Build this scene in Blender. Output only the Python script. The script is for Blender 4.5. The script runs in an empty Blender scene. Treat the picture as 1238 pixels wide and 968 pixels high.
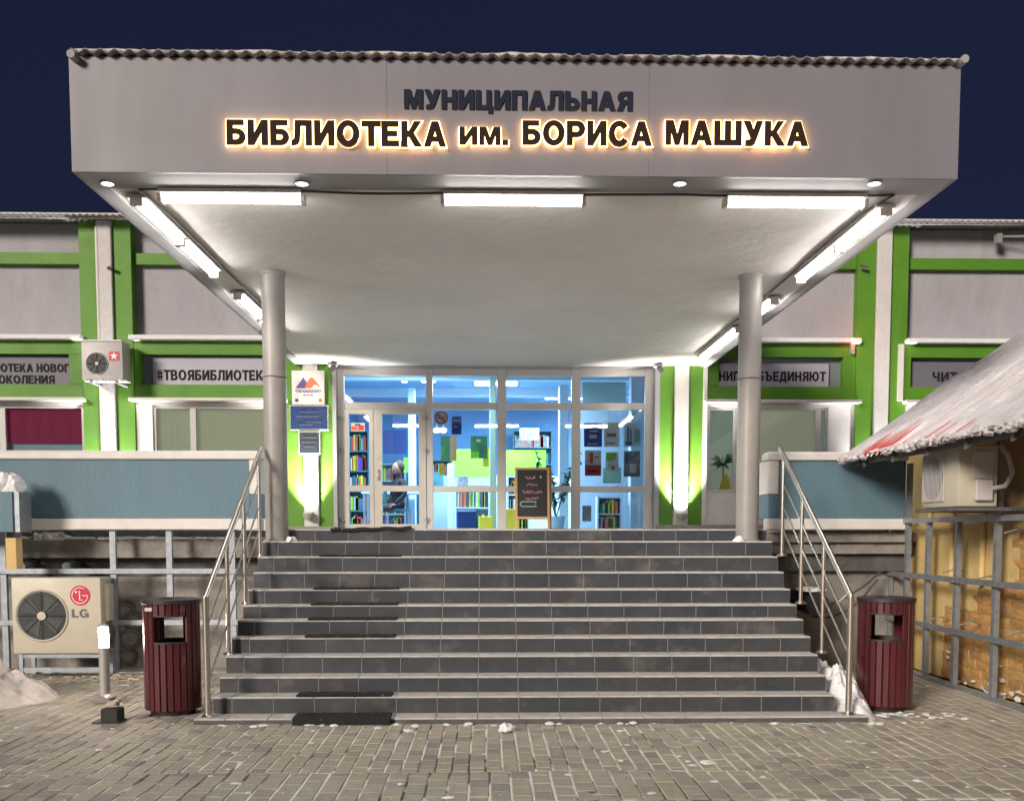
import bpy, bmesh, math, random
from mathutils import Vector, Matrix, noise
random.seed(7)
S = bpy.context.scene
COL = S.collection
R = math.radians
# ------------------------------------------------------------------ camera
F, CX, CY, W0, H0 = 1200.0, 619.0, 484.0, 1238.0, 968.0
EYE, PITCH, YAW, HZ = 1.58, R(4.0), R(1.33), 643.0
YPP = HZ + F*math.tan(PITCH)
cam_d = bpy.data.cameras.new('camera'); cam = bpy.data.objects.new('camera', cam_d); COL.objects.link(cam)
cam.location = (0, 0, EYE); cam.rotation_euler = (R(90)-PITCH, 0, -YAW)
cam_d.sensor_width = 36; cam_d.lens = F/W0*36; cam_d.shift_y = (YPP-CY)/W0
cam_d.clip_start = .1; cam_d.clip_end = 3000
S.camera = cam
S.render.resolution_x, S.render.resolution_y = 1024, 800
_F = Vector((math.sin(YAW)*math.cos(PITCH), math.cos(YAW)*math.cos(PITCH), -math.sin(PITCH)))
_R = Vector((math.cos(YAW), -math.sin(YAW), 0))
_U = Vector((math.sin(YAW)*math.sin(PITCH), math.cos(YAW)*math.sin(PITCH), math.cos(PITCH)))
def ray(px, py): return _F + _R*((px-CX)/F) + _U*((YPP-py)/F)
def at(px, py, Y):                       # the point of the plane y=Y seen at a pixel
    d = ray(px, py); return Vector((0, 0, EYE)) + d*(Y/d.y)
def atz(px, py, z):
    d = ray(px, py); return Vector((0, 0, EYE)) + d*((z-EYE)/d.z)
def atx(px, py, X):
    d = ray(px, py); return Vector((0, 0, EYE)) + d*(X/d.x)
# ------------------------------------------------------------------ sky, light, exposure
SUN_DIR = Vector((.72, 1.0, -.42)).normalized()       # the way the light travels (a street lamp high behind the viewer)
elev = math.asin(-SUN_DIR.z); azim = math.atan2(-SUN_DIR.x, -SUN_DIR.y)
wd = bpy.data.worlds.new('World'); S.world = wd; wd.use_nodes = True
nt = wd.node_tree; nt.nodes.clear()
out = nt.nodes.new('ShaderNodeOutputWorld'); bg = nt.nodes.new('ShaderNodeBackground')
sky = nt.nodes.new('ShaderNodeTexSky'); sky.sky_type = 'NISHITA'; sky.sun_disc = False
sky.sun_elevation = elev; sky.sun_rotation = azim
bw = nt.nodes.new('ShaderNodeRGBToBW'); mr = nt.nodes.new('ShaderNodeMapRange')
mr.inputs['From Min'].default_value = 0; mr.inputs['From Max'].default_value = 12
mr.inputs['To Min'].default_value = .75; mr.inputs['To Max'].default_value = 1.5
mul = nt.nodes.new('ShaderNodeVectorMath'); mul.operation = 'SCALE'
mul.inputs[0].default_value = (.040, .055, .148)
nt.links.new(sky.outputs[0], bw.inputs[0]); nt.links.new(bw.outputs[0], mr.inputs['Value'])
nt.links.new(mr.outputs[0], mul.inputs['Scale']); nt.links.new(mul.outputs[0], bg.inputs['Color'])
bg.inputs['Strength'].default_value = .15
nt.links.new(bg.outputs[0], out.inputs[0])
sd = bpy.data.lights.new('street_light', 'SUN'); sd.energy = 2.0; sd.angle = R(14); sd.color = (1.0, .89, .77)
so = bpy.data.objects.new('street_light', sd); COL.objects.link(so); so.location = (-4, -8, 14)
so.rotation_euler = SUN_DIR.to_track_quat('-Z', 'Y').to_euler()
S.view_settings.view_transform = 'Standard'; S.view_settings.look = 'None'
S.view_settings.exposure = 1.0; S.view_settings.gamma = 1.0
TUBE, SCONCE, ROOM = 20.5, 680.0, 150.0
# ------------------------------------------------------------------ materials
MATS = {}
def mat(name, c=(.5, .5, .5), rough=.7, metal=0, var=0, c2=None, scale=6, bump=0, bscale=40, emit=None, es=1,
        dirt=None, dscale=2.0, dlo=.55, dhi=.75, tint=None, tamt=.3, stretch=None, spec=None, coat=0):
    m = bpy.data.materials.new(name); m.use_nodes = True; MATS[name] = m
    n = m.node_tree.nodes; l = m.node_tree.links; b = n['Principled BSDF']
    b.inputs['Roughness'].default_value = rough; b.inputs['Metallic'].default_value = metal
    if spec is not None: b.inputs['Specular IOR Level'].default_value = spec
    if coat: b.inputs['Coat Weight'].default_value = coat; b.inputs['Coat Roughness'].default_value = .15
    geo = n.new('ShaderNodeNewGeometry'); vec = geo.outputs['Position']
    if stretch:
        mp = n.new('ShaderNodeMapping'); mp.inputs['Scale'].default_value = stretch
        l.new(vec, mp.inputs[0]); vec = mp.outputs[0]
    col = None
    def mix(fac, a, bb, mode='MIX', f=None):
        x = n.new('ShaderNodeMix'); x.data_type = 'RGBA'; x.blend_type = mode
        if f is not None: x.inputs[0].default_value = f
        else: l.new(fac, x.inputs[0])
        for s, v in ((x.inputs[6], a), (x.inputs[7], bb)):
            if isinstance(v, tuple): s.default_value = (*v[:3], 1)
            else: l.new(v, s)
        return x.outputs[2]
    def noise_(sc, det=5, ro=.6):
        t = n.new('ShaderNodeTexNoise'); t.inputs['Scale'].default_value = sc; t.inputs['Detail'].default_value = det
        t.inputs['Roughness'].default_value = ro; l.new(vec, t.inputs['Vector']); return t.outputs['Fac']
    def ramp(v, lo, hi):
        r = n.new('ShaderNodeMapRange'); r.inputs['From Min'].default_value = lo; r.inputs['From Max'].default_value = hi
        l.new(v, r.inputs['Value']); return r.outputs[0]
    col = c
    if c2 or var:
        c2 = c2 or tuple(max(0, x*(1-var)) for x in c)
        col = mix(ramp(noise_(scale), .3, .7), c, c2)
    if tint:
        if tint == 'object':
            oi = n.new('ShaderNodeObjectInfo'); rv = oi.outputs['Random']
        else:
            at_ = n.new('ShaderNodeAttribute'); at_.attribute_name = 'tint'; rv = at_.outputs['Fac']
        cr = n.new('ShaderNodeValToRGB'); cr.color_ramp.interpolation = 'LINEAR'
        stops = tamt
        cr.color_ramp.elements[0].position = 0; cr.color_ramp.elements[0].color = (*stops[0], 1)
        cr.color_ramp.elements[1].position = 1; cr.color_ramp.elements[1].color = (*stops[-1], 1)
        for i, s_ in enumerate(stops[1:-1]):
            e = cr.color_ramp.elements.new((i+1)/(len(stops)-1)); e.color = (*s_, 1)
        l.new(rv, cr.inputs[0]); col = mix(None, col, cr.outputs[0], 'MULTIPLY', 1.0)
    if dirt: col = mix(ramp(noise_(dscale, 7, .65), dlo, dhi), col, dirt)
    if isinstance(col, tuple): b.inputs['Base Color'].default_value = (*col, 1)
    else: l.new(col, b.inputs['Base Color'])
    if var or c2:
        rr = n.new('ShaderNodeMapRange'); rr.inputs['To Min'].default_value = max(.05, rough-.12); rr.inputs['To Max'].default_value = min(1, rough+.1)
        l.new(noise_(scale*2.3), rr.inputs['Value']); l.new(rr.outputs[0], b.inputs['Roughness'])
    if bump:
        bp = n.new('ShaderNodeBump'); bp.inputs['Strength'].default_value = bump; bp.inputs['Distance'].default_value = .02
        l.new(noise_(bscale, 6), bp.inputs['Height']); l.new(bp.outputs[0], b.inputs['Normal'])
    if emit:
        b.inputs['Emission Color'].default_value = (*emit, 1); b.inputs['Emission Strength'].default_value = es
    return m
def glass(name, tintc=(.9, .95, 1), refl=1.0):
    m = bpy.data.materials.new(name); m.use_nodes = True; MATS[name] = m
    n = m.node_tree.nodes; l = m.node_tree.links; n.clear()
    o = n.new('ShaderNodeOutputMaterial'); t = n.new('ShaderNodeBsdfTransparent'); g = n.new('ShaderNodeBsdfGlossy')
    t.inputs[0].default_value = (*tintc, 1); g.inputs['Roughness'].default_value = .02
    fr = n.new('ShaderNodeFresnel'); fr.inputs[0].default_value = 1.5
    mm = n.new('ShaderNodeMath'); mm.operation = 'MULTIPLY'; mm.inputs[1].default_value = 1.8*refl
    x = n.new('ShaderNodeMixShader'); l.new(fr.outputs[0], mm.inputs[0]); l.new(mm.outputs[0], x.inputs[0])
    l.new(t.outputs[0], x.inputs[1]); l.new(g.outputs[0], x.inputs[2]); l.new(x.outputs[0], o.inputs[0])
    return m
M = MATS
mat('fascia_paint', (.222, .212, .242), .5, var=.12, scale=1.5, bump=.05, bscale=5, stretch=(1, 1, .35), dirt=(.168, .158, .178), dscale=1.6, dlo=.5, dhi=.85)
mat('white_metal', (.34, .335, .34), .75, spec=.2, var=.04, scale=3, bump=.03, bscale=6)
mat('soffit_plaster', (.68, .66, .64), .8, var=.1, scale=1.1, bump=.6, bscale=4, dirt=(.55, .53, .515), dscale=.9, dlo=.5, dhi=.9)
mat('slate', (.30, .29, .31), .85, var=.3, scale=8, bump=.3)
mat('snow', (.80, .80, .82), .75, var=.1, scale=12, bump=.7, bscale=28)
mat('roof_snow_mat', (.52, .49, .50), .85, c2=(.40, .37, .39), scale=3, bump=.9, bscale=24, dirt=(.62, .60, .61), dscale=4, dlo=.5, dhi=.7)
mat('dirty_snow', (.70, .68, .66), .85, c2=(.5, .46, .40), scale=9, bump=.9, bscale=30)
mat('green_paint', (.092, .25, .014), .6, var=.16, scale=2, bump=.12, bscale=60, dirt=(.062, .17, .022), dscale=.8, dlo=.5, dhi=.9)
mat('panel_plaster', (.39, .375, .41), .85, var=.14, scale=1.6, bump=.4, bscale=30, stretch=(1, 1, .4), dirt=(.30, .285, .30), dscale=1.8, dlo=.5, dhi=.75)
mat('white_plaster', (.66, .63, .62), .85, var=.1, scale=6, bump=.9, bscale=60)
mat('white_trim', (.66, .63, .60), .6, var=.12, scale=5, bump=.1)
mat('blue_paint', (.102, .185, .24), .6, var=.16, scale=1.6, bump=.3, bscale=40, stretch=(1, 1, .3), dirt=(.075, .135, .17), dscale=1.2, dlo=.5, dhi=.9)
mat('window_plastic', (.50, .48, .47), .35, var=.06)
mat('door_plastic', (.47, .445, .40), .35, var=.06)
mat('reveal_grey', (.34, .34, .37), .6, var=.1)
mat('banner_shaded', (.15, .145, .18), .6, var=.1)  # darker copy of banner_white, shade of the recess put into the colour
mat('banner_white', (.38, .37, .44), .5, var=.06)
mat('recess_grey', (.17, .19, .22), .7, var=.15)
mat('letter_black', (.02, .018, .02), .8, spec=.2)
mat('letter_bronze', (.035, .022, .018), .8, spec=.1)
mat('letter_navy', (.022, .026, .045), .8, spec=.1)
mat('halo', (1, .7, .4), .5, emit=(1.0, .55, .20), es=5)
mat('olive_blind', (.27, .28, .20), .8, emit=(.37, .37, .27), es=.27)  # glow stands in for room light shining through the blind
mat('pale_blind', (.22, .28, .23), .8, emit=(.32, .40, .33), es=.2)  # emission imitates a lit room behind the pane
mat('magenta_blind', (.25, .01, .06), .7, emit=(.40, .01, .08), es=.08)  # faint glow added as backlight from the room
mat('tube_glow', (1, 1, 1), .4, emit=(1.0, .95, .91), es=TUBE)
mat('lamp_housing', (.55, .50, .45), .5)
mat('cable', (.06, .05, .05), .6)
mat('column_paint', (.29, .275, .26), .42, var=.18, scale=3, bump=.15, bscale=12)
mat('steel', (.66, .62, .56), .3, metal=1)
mat('galv', (.36, .39, .42), .45, metal=.55, c2=(.24, .27, .31), scale=14, bump=.05)
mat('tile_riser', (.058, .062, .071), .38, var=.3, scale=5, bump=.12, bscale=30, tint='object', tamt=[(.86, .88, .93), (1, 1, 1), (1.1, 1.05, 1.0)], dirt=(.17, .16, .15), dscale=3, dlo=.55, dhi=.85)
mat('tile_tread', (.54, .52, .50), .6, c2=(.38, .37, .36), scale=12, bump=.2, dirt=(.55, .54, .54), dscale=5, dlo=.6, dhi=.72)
mat('grout', (.27, .26, .25), .9, var=.25, scale=20)
mat('rubber', (.022, .022, .025), .85, var=.4, scale=60, bump=1, bscale=120, dirt=(.25, .25, .26), dscale=25, dlo=.62, dhi=.75)
PV = [(.68, .64, .68), (.88, .86, .85), (.97, .95, .90), (1.0, .98, .88), (.92, .94, .86), (1.06, 1.02, .95)]
mat('paver', (.43, .405, .345), .62, var=.22, scale=14, bump=.6, bscale=60, tint='object', tamt=PV, dirt=(.55, .52, .47), dscale=3.2, dlo=.62, dhi=.75)
mat('paver_mass', (.43, .405, .345), .62, var=.22, scale=14, bump=.6, bscale=60, tint='attr', tamt=PV, dirt=(.55, .52, .47), dscale=3.2, dlo=.62, dhi=.75)
mat('joint_sand', (.17, .15, .115), .95, c2=(.10, .09, .07), scale=6, bump=.5, dirt=(.80, .79, .78), dscale=1.3, dlo=.42, dhi=.52)
mat('ground_mat', (.15, .14, .13), .95, c2=(.35, .34, .34), scale=.5, bump=.6, bscale=8)
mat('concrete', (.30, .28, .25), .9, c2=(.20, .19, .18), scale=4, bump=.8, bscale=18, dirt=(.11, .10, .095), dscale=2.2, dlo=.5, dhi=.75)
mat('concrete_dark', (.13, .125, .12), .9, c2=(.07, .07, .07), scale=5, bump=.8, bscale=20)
mat('shed_plaster', (.66, .48, .20), .9, c2=(.56, .40, .17), scale=3, bump=.3, bscale=20, dirt=(.42, .31, .17), dscale=1.3, dlo=.55, dhi=.8)
mat('brick', (.55, .33, .12), .9, c2=(.44, .25, .09), scale=12, bump=1, bscale=45, tint='object', tamt=[(.75, .72, .7), (1, 1, 1), (1.2, 1.1, .95), (.95, .8, .75)], dirt=(.5, .46, .36), dscale=9, dlo=.6, dhi=.8)
mat('mortar', (.50, .34, .14), .95, c2=(.34, .22, .09), scale=10, bump=1)
mat('red_metal', (.42, .035, .03), .5, var=.25, scale=10, bump=.1)
mat('bin_red', (.095, .015, .021), .38, var=.3, scale=9, bump=.06, stretch=(1, 1, .2), coat=.25)
mat('bin_dark', (.035, .025, .03), .5, var=.3)
mat('ac_cream', (.50, .46, .37), .5, var=.08, scale=4, dirt=(.38, .33, .26), dscale=3, dlo=.6, dhi=.9)
mat('ac_grey', (.50, .47, .47), .5, var=.08)
mat('fan_dark', (.035, .04, .042), .45, var=.3)
mat('fan_blade', (.06, .065, .065), .5)
mat('logo_red', (.50, .015, .045), .4)
mat('white_ink', (.8, .8, .8), .5)
mat('grey_ink', (.10, .10, .11), .5)
mat('bollard', (.42, .40, .38), .4, metal=.3, var=.1)
mat('bollard_glow', (1, 1, 1), .4, emit=(1, .82, .72), es=70)
mat('red_glow', (1, .05, .02), .4, emit=(1, .06, .02), es=14)
mat('down_glow', (1, 1, 1), .4, emit=(.85, .88, 1), es=9)
mat('sconce_glow', (1, 1, 1), .4, emit=(1, .93, .8), es=12)
mat('poster_white', (.62, .60, .58), .5, var=.04)
mat('plaque_blue', (.02, .05, .16), .3, var=.2)
mat('plaque_dark', (.035, .05, .075), .35, var=.2)
mat('logo_orange', (.65, .13, .05), .5)
mat('logo_purple', (.08, .04, .20), .5)
mat('wood', (.60, .36, .15), .5, c2=(.48, .27, .10), scale=4, stretch=(1, 1, 12), bump=.1)
mat('chalkboard', (.022, .024, .026), .6, var=.3)
mat('chalk_pink', (.60, .25, .32), .9)
mat('chalk_white', (.6, .6, .55), .9)
mat('chalk_green', (.30, .5, .42), .9)
mat('room_blue', (.15, .36, .62), .7, var=.08)
mat('room_pale', (.44, .60, .72), .7, var=.06)
mat('room_green_grey', (.30, .44, .38), .7, var=.06)
mat('room_floor', (.25, .30, .36), .35, var=.1)
mat('room_lime', (.20, .62, .04), .6, var=.1)
mat('room_yellow', (.75, .66, .04), .6, var=.06)
mat('room_navy', (.012, .045, .22), .5, var=.1)
mat('room_teal', (.04, .20, .25), .6, c2=(.02, .1, .14), scale=6)
mat('poster_navy', (.03, .08, .38), .5, var=.1)
mat('poster_green', (.10, .38, .08), .5, c2=(.02, .12, .08), scale=5)
mat('poster_photo', (.07, .09, .14), .5, c2=(.35, .36, .36), scale=16)
mat('poster_mint', (.25, .52, .40), .5, c2=(.08, .34, .26), scale=3)
mat('lamp_glow', (1, 1, 1), .4, emit=(.85, .93, 1), es=9)
mat('leaf', (.03, .14, .07), .55, c2=(.015, .07, .05), scale=9)
mat('coat_dark', (.02, .022, .03), .9, var=.4, scale=14)
mat('skin', (.26, .14, .10), .6)
mat('hair', (.05, .035, .03), .8)
mat('red_ink', (.60, .04, .03), .5)
mat('black_gum', (.02, .02, .02), .7)
mat('stone', (.55, .45, .36), .85, var=.3, bump=.6)
glass('pane_glass', (.86, .93, .97), 1.0)
glass('window_glass', (.92, .95, .93), 1.0)
# ------------------------------------------------------------------ helpers
class MB:
    def __init__(s): s.v = []; s.f = []; s.t = []
    def add(s, vs, fs, tint=None):
        o = len(s.v); s.v += [tuple(p) for p in vs]; s.f += [tuple(i+o for i in f) for f in fs]
        if tint is not None: s.t += [tint]*len(vs)
        return s
    def box(s, x0, x1, y0, y1, z0, z1, tint=None, jit=0):
        if x0 > x1: x0, x1 = x1, x0
        if y0 > y1: y0, y1 = y1, y0
        if z0 > z1: z0, z1 = z1, z0
        j = lambda: random.uniform(-jit, jit) if jit else 0
        v = [(x+j(), y+j(), z+j()) for z in (z0, z1) for x, y in ((x0, y0), (x1, y0), (x1, y1), (x0, y1))]
        return s.add(v, [(3, 2, 1, 0), (4, 5, 6, 7), (0, 1, 5, 4), (1, 2, 6, 5), (2, 3, 7, 6), (3, 0, 4, 7)], tint)
    def tube(s, pts, r, n=10, cap=True, r2=None):
        pts = [Vector(p) for p in pts]; rings = []; up = None
        for i, p in enumerate(pts):
            t = (pts[min(i+1, len(pts)-1)] - pts[max(i-1, 0)]).normalized()
            if up is None: up = Vector((0, 0, 1)) if abs(t.z) < .9 else Vector((1, 0, 0))
            a = t.cross(up).normalized(); b = a.cross(t).normalized(); up = b
            rr = r if r2 is None else r + (r2-r)*i/(len(pts)-1)
            rings.append([p + (a*math.cos(2*math.pi*k/n) + b*math.sin(2*math.pi*k/n))*rr for k in range(n)])
        v = [q for rg in rings for q in rg]; f = []
        for i in range(len(pts)-1):
            for k in range(n):
                k2 = (k+1) % n; f.append((i*n+k, i*n+k2, (i+1)*n+k2, (i+1)*n+k))
        if cap:
            f.append(tuple(range(n))[::-1]); f.append(tuple((len(pts)-1)*n+k for k in range(n)))
        return s.add(v, f)
    def lathe(s, c, prof, n=24, a0=0, a1=2*math.pi):
        full = abs(a1-a0-2*math.pi) < 1e-4; m = n if full else n+1
        v = [(c[0]+r*math.cos(a0+(a1-a0)*k/n), c[1]+r*math.sin(a0+(a1-a0)*k/n), c[2]+z) for r, z in prof for k in range(m)]
        f = []
        for i in range(len(prof)-1):
            for k in range(n):
                k2 = (k+1) % m; f.append((i*m+k, i*m+k2, (i+1)*m+k2, (i+1)*m+k))
        return s.add(v, f)
    def prism(s, poly, fn, d0, d1):       # poly of 2-D points, fn(u,v,d) -> 3-D
        n = len(poly); v = [fn(u, w, d0) for u, w in poly] + [fn(u, w, d1) for u, w in poly]
        f = [tuple(range(n)), tuple(range(n, 2*n))[::-1]] + [(i, i+n, (i+1) % n+n, (i+1) % n) for i in range(n)]
        return s.add(v, f)
    def disc(s, c, r, n, fn, d0, d1):
        return s.prism([(c[0]+r*math.cos(2*math.pi*k/n), c[1]+r*math.sin(2*math.pi*k/n)) for k in range(n)], fn, d0, d1)
    def blob(s, c, rx, ry, rz, jit=.15, sub=2, seed=0, flat=True):
        bm = bmesh.new(); bmesh.ops.create_icosphere(bm, subdivisions=sub, radius=1)
        bm.verts.ensure_lookup_table(); v = []
        for q in bm.verts:
            k = 1 + jit*2*noise.noise(q.co*1.7 + Vector((seed*3.1, seed*1.7, 0))) + jit*noise.noise(q.co*4 + Vector((seed, 0, 0)))
            z = q.co.z*k*rz
            if flat: z = max(z, -.25*rz)
            v.append((c[0]+q.co.x*k*rx, c[1]+q.co.y*k*ry, c[2]+z))
        f = [tuple(q.index for q in fc.verts) for fc in bm.faces]; bm.free()
        return s.add(v, f)
    def build(s, name, m, parent=None, bevel=0, smooth=True, seg=1, local=False, origin=None, normals=True):
        me = bpy.data.meshes.new(name)
        off = Vector((0, 0, 0))
        if origin is not None: off = Vector(origin)
        elif parent is not None and not local: off = Vector(parent['_o'])
        me.from_pydata([tuple(Vector(p)-off) for p in s.v], [], s.f)
        if normals or bevel:
            bm = bmesh.new(); bm.from_mesh(me)
            bmesh.ops.recalc_face_normals(bm, faces=bm.faces)
            if bevel:
                es = [e for e in bm.edges if len(e.link_faces) == 2 and e.calc_face_angle(0) > .6]
                bmesh.ops.bevel(bm, geom=es, offset=bevel, segments=seg, affect='EDGES', profile=.5)
            bm.to_mesh(me); bm.free()
        if s.t and len(s.t) == len(me.vertices):
            a = me.attributes.new('tint', 'FLOAT', 'POINT'); a.data.foreach_set('value', s.t)
        if smooth:
            me.shade_smooth(); me.set_sharp_from_angle(angle=R(35))
        me.materials.append(M[m])
        o = bpy.data.objects.new(name, me); COL.objects.link(o)
        o['_o'] = tuple(off)
        if parent is not None:
            o.parent = parent
            if origin is not None: o.location = off - Vector(parent['_o'])
            else: o['_o'] = parent['_o'] if not local else (0, 0, 0)
        elif origin is not None: o.location = off
        return o
def tag(o, label=None, cat=None, group=None, kind=None):
    if label: o['label'] = label
    if cat: o['category'] = cat
    if group: o['group'] = group
    if kind: o['kind'] = kind
    return o
def empty(name, loc, label=None, cat=None, group=None):
    o = bpy.data.objects.new(name, None); COL.objects.link(o); o.location = loc; o['_o'] = tuple(loc)
    o.empty_display_size = .1
    return tag(o, label, cat, group)
def box(name, m, parent, x0, x1, y0, y1, z0, z1, bevel=0, **k):
    return MB().box(x0, x1, y0, y1, z0, z1).build(name, m, parent, bevel, **k)
def solo(mb, name, m, label, cat, origin, group=None, **k):
    return tag(mb.build(name, m, None, origin=origin, **k), label, cat, group)
def _arc(cx, cy, rx, ry, a0, a1, n=10):
    return [(cx+rx*math.cos(R(a0+(a1-a0)*i/n)), cy+ry*math.sin(R(a0+(a1-a0)*i/n))) for i in range(n+1)]
T_ = .25
_bowl = lambda x, y0, y1, xr: [(x, y0)]+_arc(x, (y0+y1)/2, xr-x, (y1-y0)/2, -90, 90, 10)[1:-1]+[(x, y1)]
def _soft(dx, top):
    return [[(dx, 0)]+_bowl(dx+.44, 0, .64, dx+.80)+top, [(dx+T_, .19)]+_bowl(dx+.42, .19, .45, dx+.55)+[(dx+T_, .45)]]
_Rg = [[(0, 0), (T_, 0), (T_, .37), (.34, .37), (.42, .33), (.55, 0), (.85, 0), (.68, .36), (.62, .43), (.74, .5), (.8, .62), (.8, .75), (.74, .9), (.6, .98), (.46, 1), (0, 1)],
      [(T_, .55), (.42, .55), (.52, .6), (.54, .68), (.52, .76), (.42, .81), (T_, .81)]]
_I = [(0, 0), (.26, 0), (.61, .60), (.61, 0), (.86, 0), (.86, 1), (.60, 1), (.25, .40), (.25, 1), (0, 1)]
_Mm = [(0, 0), (.22, 0), (.22, .66), (.41, 0), (.61, 0), (.80, .66), (.80, 0), (1.02, 0), (1.02, 1), (.69, 1), (.51, .38), (.33, 1), (0, 1)]
GL = {
 'Н': (.84, [[(0, 0), (T_, 0), (T_, .40), (.59, .40), (.59, 0), (.84, 0), (.84, 1), (.59, 1), (.59, .60), (T_, .60), (T_, 1), (0, 1)]]),
 'П': (.84, [[(0, 0), (T_, 0), (T_, .80), (.59, .80), (.59, 0), (.84, 0), (.84, 1), (0, 1)]]),
 'Ш': (1.22, [[(0, 0), (1.22, 0), (1.22, 1), (.97, 1), (.97, .2), (.735, .2), (.735, 1), (.485, 1), (.485, .2), (T_, .2), (T_, 1), (0, 1)]]),
 'Ц': (.92, [[(0, 0), (.70, 0), (.70, -.2), (.92, -.2), (.92, .2), (.84, .2), (.84, 1), (.59, 1), (.59, .2), (T_, .2), (T_, 1), (0, 1)]]),
 'И': (.86, [_I]), 'Й': (.86, [_I, [(.24, 1.08), (.62, 1.08), (.68, 1.24), (.56, 1.24), (.50, 1.18), (.36, 1.18), (.30, 1.24), (.18, 1.24)]]),
 'М': (1.02, [_Mm]),
 'У': (.84, [[(0, 1), (.27, 1), (.43, .60), (.57, 1), (.84, 1), (.55, .22), (.47, .07), (.35, 0), (.10, 0), (.10, .2), (.22, .2), (.29, .25), (.31, .31)]]),
 'А': (.94, [[(0, 0), (.26, 0), (.33, .2), (.61, .2), (.68, 0), (.94, 0), (.61, 1), (.33, 1)], [(.385, .38), (.555, .38), (.47, .68)]]),
 'Л': (.88, [[(0, 0), (.1, 0), (.26, .04), (.34, .18), (.37, .45), (.38, .80), (.63, .80), (.63, 0), (.88, 0), (.88, 1), (.16, 1), (.15, .45), (.12, .25), (.06, .2), (0, .2)]]),
 'Ь': (.80, _soft(0, [(T_, .64), (T_, 1), (0, 1)])), 'Ъ': (.98, _soft(.18, [(.43, .64), (.43, 1), (0, 1), (0, .81), (.18, .81)])),
 'Б': (.80, _soft(0, [(T_, .64), (T_, .81), (.73, .81), (.73, 1), (0, 1)])),
 'В': (.84, [[(0, 0), (.48, 0), (.68, .03), (.82, .14), (.84, .3), (.78, .45), (.66, .53), (.75, .6), (.79, .73), (.75, .88), (.64, .97), (.46, 1), (0, 1)],
             [(T_, .18), (.45, .18), (.55, .22), (.58, .31), (.55, .39), (.45, .43), (T_, .43)], [(T_, .60), (.42, .60), (.51, .64), (.53, .71), (.51, .78), (.42, .82), (T_, .82)]]),
 'Р': (.82, [[(0, 0), (T_, 0), (T_, .34)]+_bowl(.46, .34, 1, .82)+[(0, 1)], [(T_, .53)]+_bowl(.43, .53, .81, .56)+[(T_, .81)]]),
 'Я': (.85, [[(.85-x, y) for x, y in c] for c in _Rg]),
 'О': (.98, [_arc(.49, .5, .49, .52, 0, 345, 23), _arc(.49, .5, .23, .32, 0, 345, 23)]),
 'С': (.90, [_arc(.47, .5, .47, .52, 38, 322, 20)+_arc(.47, .5, .22, .32, 325, 35, 16)]),
 'G': (.94, [_arc(.47, .5, .47, .52, 38, 300, 20)+[(.72, .10), (.74, 0), (.92, 0), (.92, .54), (.5, .54), (.5, .36), (.68, .36)]+_arc(.47, .5, .22, .32, 310, 35, 16)]),
 'Т': (.80, [[(.275, 0), (.525, 0), (.525, .80), (.80, .80), (.80, 1), (0, 1), (0, .80), (.275, .80)]]),
 'Е': (.74, [[(0, 0), (.74, 0), (.74, .2), (T_, .2), (T_, .41), (.66, .41), (.66, .60), (T_, .60), (T_, .8), (.72, .8), (.72, 1), (0, 1)]]),
 'К': (.88, [[(0, 0), (T_, 0), (T_, .39), (.33, .39), (.58, 0), (.88, 0), (.52, .54), (.84, 1), (.56, 1), (.34, .61), (T_, .61), (T_, 1), (0, 1)]]),
 'Г': (.66, [[(0, 0), (T_, 0), (T_, .8), (.66, .8), (.66, 1), (0, 1)]]),
 'L': (.66, [[(0, 0), (.66, 0), (.66, .2), (T_, .2), (T_, 1), (0, 1)]]),
 'Ю': (1.26, [[(0, 0), (T_, 0), (T_, .40), (.365, .40)]+_arc(.81, .5, .45, .52, 192, 528, 24)+[(.365, .60), (T_, .60), (T_, 1), (0, 1)], _arc(.81, .5, .20, .32, 0, 340, 18)]),
 'Д': (.96, [[(0, -.2), (.2, -.2), (.2, 0), (.76, 0), (.76, -.2), (.96, -.2), (.96, .2), (.86, .2), (.86, 1), (.2, 1), (.19, .5), (.12, .2), (0, .2)], [(.36, .2), (.61, .2), (.61, .8), (.43, .8), (.42, .5)]]),
 'Ч': (.80, [[(.55, 0), (.80, 0), (.80, 1), (.55, 1), (.55, .58), (.40, .56), (.28, .62), (.25, .72), (.25, 1), (0, 1), (0, .68), (.08, .48), (.25, .37), (.42, .36), (.55, .39)]]),
 '#': (.7, [[(.15, 0), (.29, 0), (.29, .26), (.43, .26), (.43, 0), (.57, 0), (.57, .26), (.7, .26), (.7, .4), (.57, .4), (.57, .6), (.7, .6), (.7, .74), (.57, .74), (.57, 1), (.43, 1), (.43, .74), (.29, .74), (.29, 1), (.15, 1), (.15, .74), (0, .74), (0, .6), (.15, .6), (.15, .4), (0, .4), (0, .26), (.15, .26)], [(.29, .4), (.43, .4), (.43, .6), (.29, .6)]]),
 '.': (.26, [[(0, 0), (.26, 0), (.26, .26), (0, .26)]]), 'и': (.86, [_I]), 'м': (1.02, [_Mm])}
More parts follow.
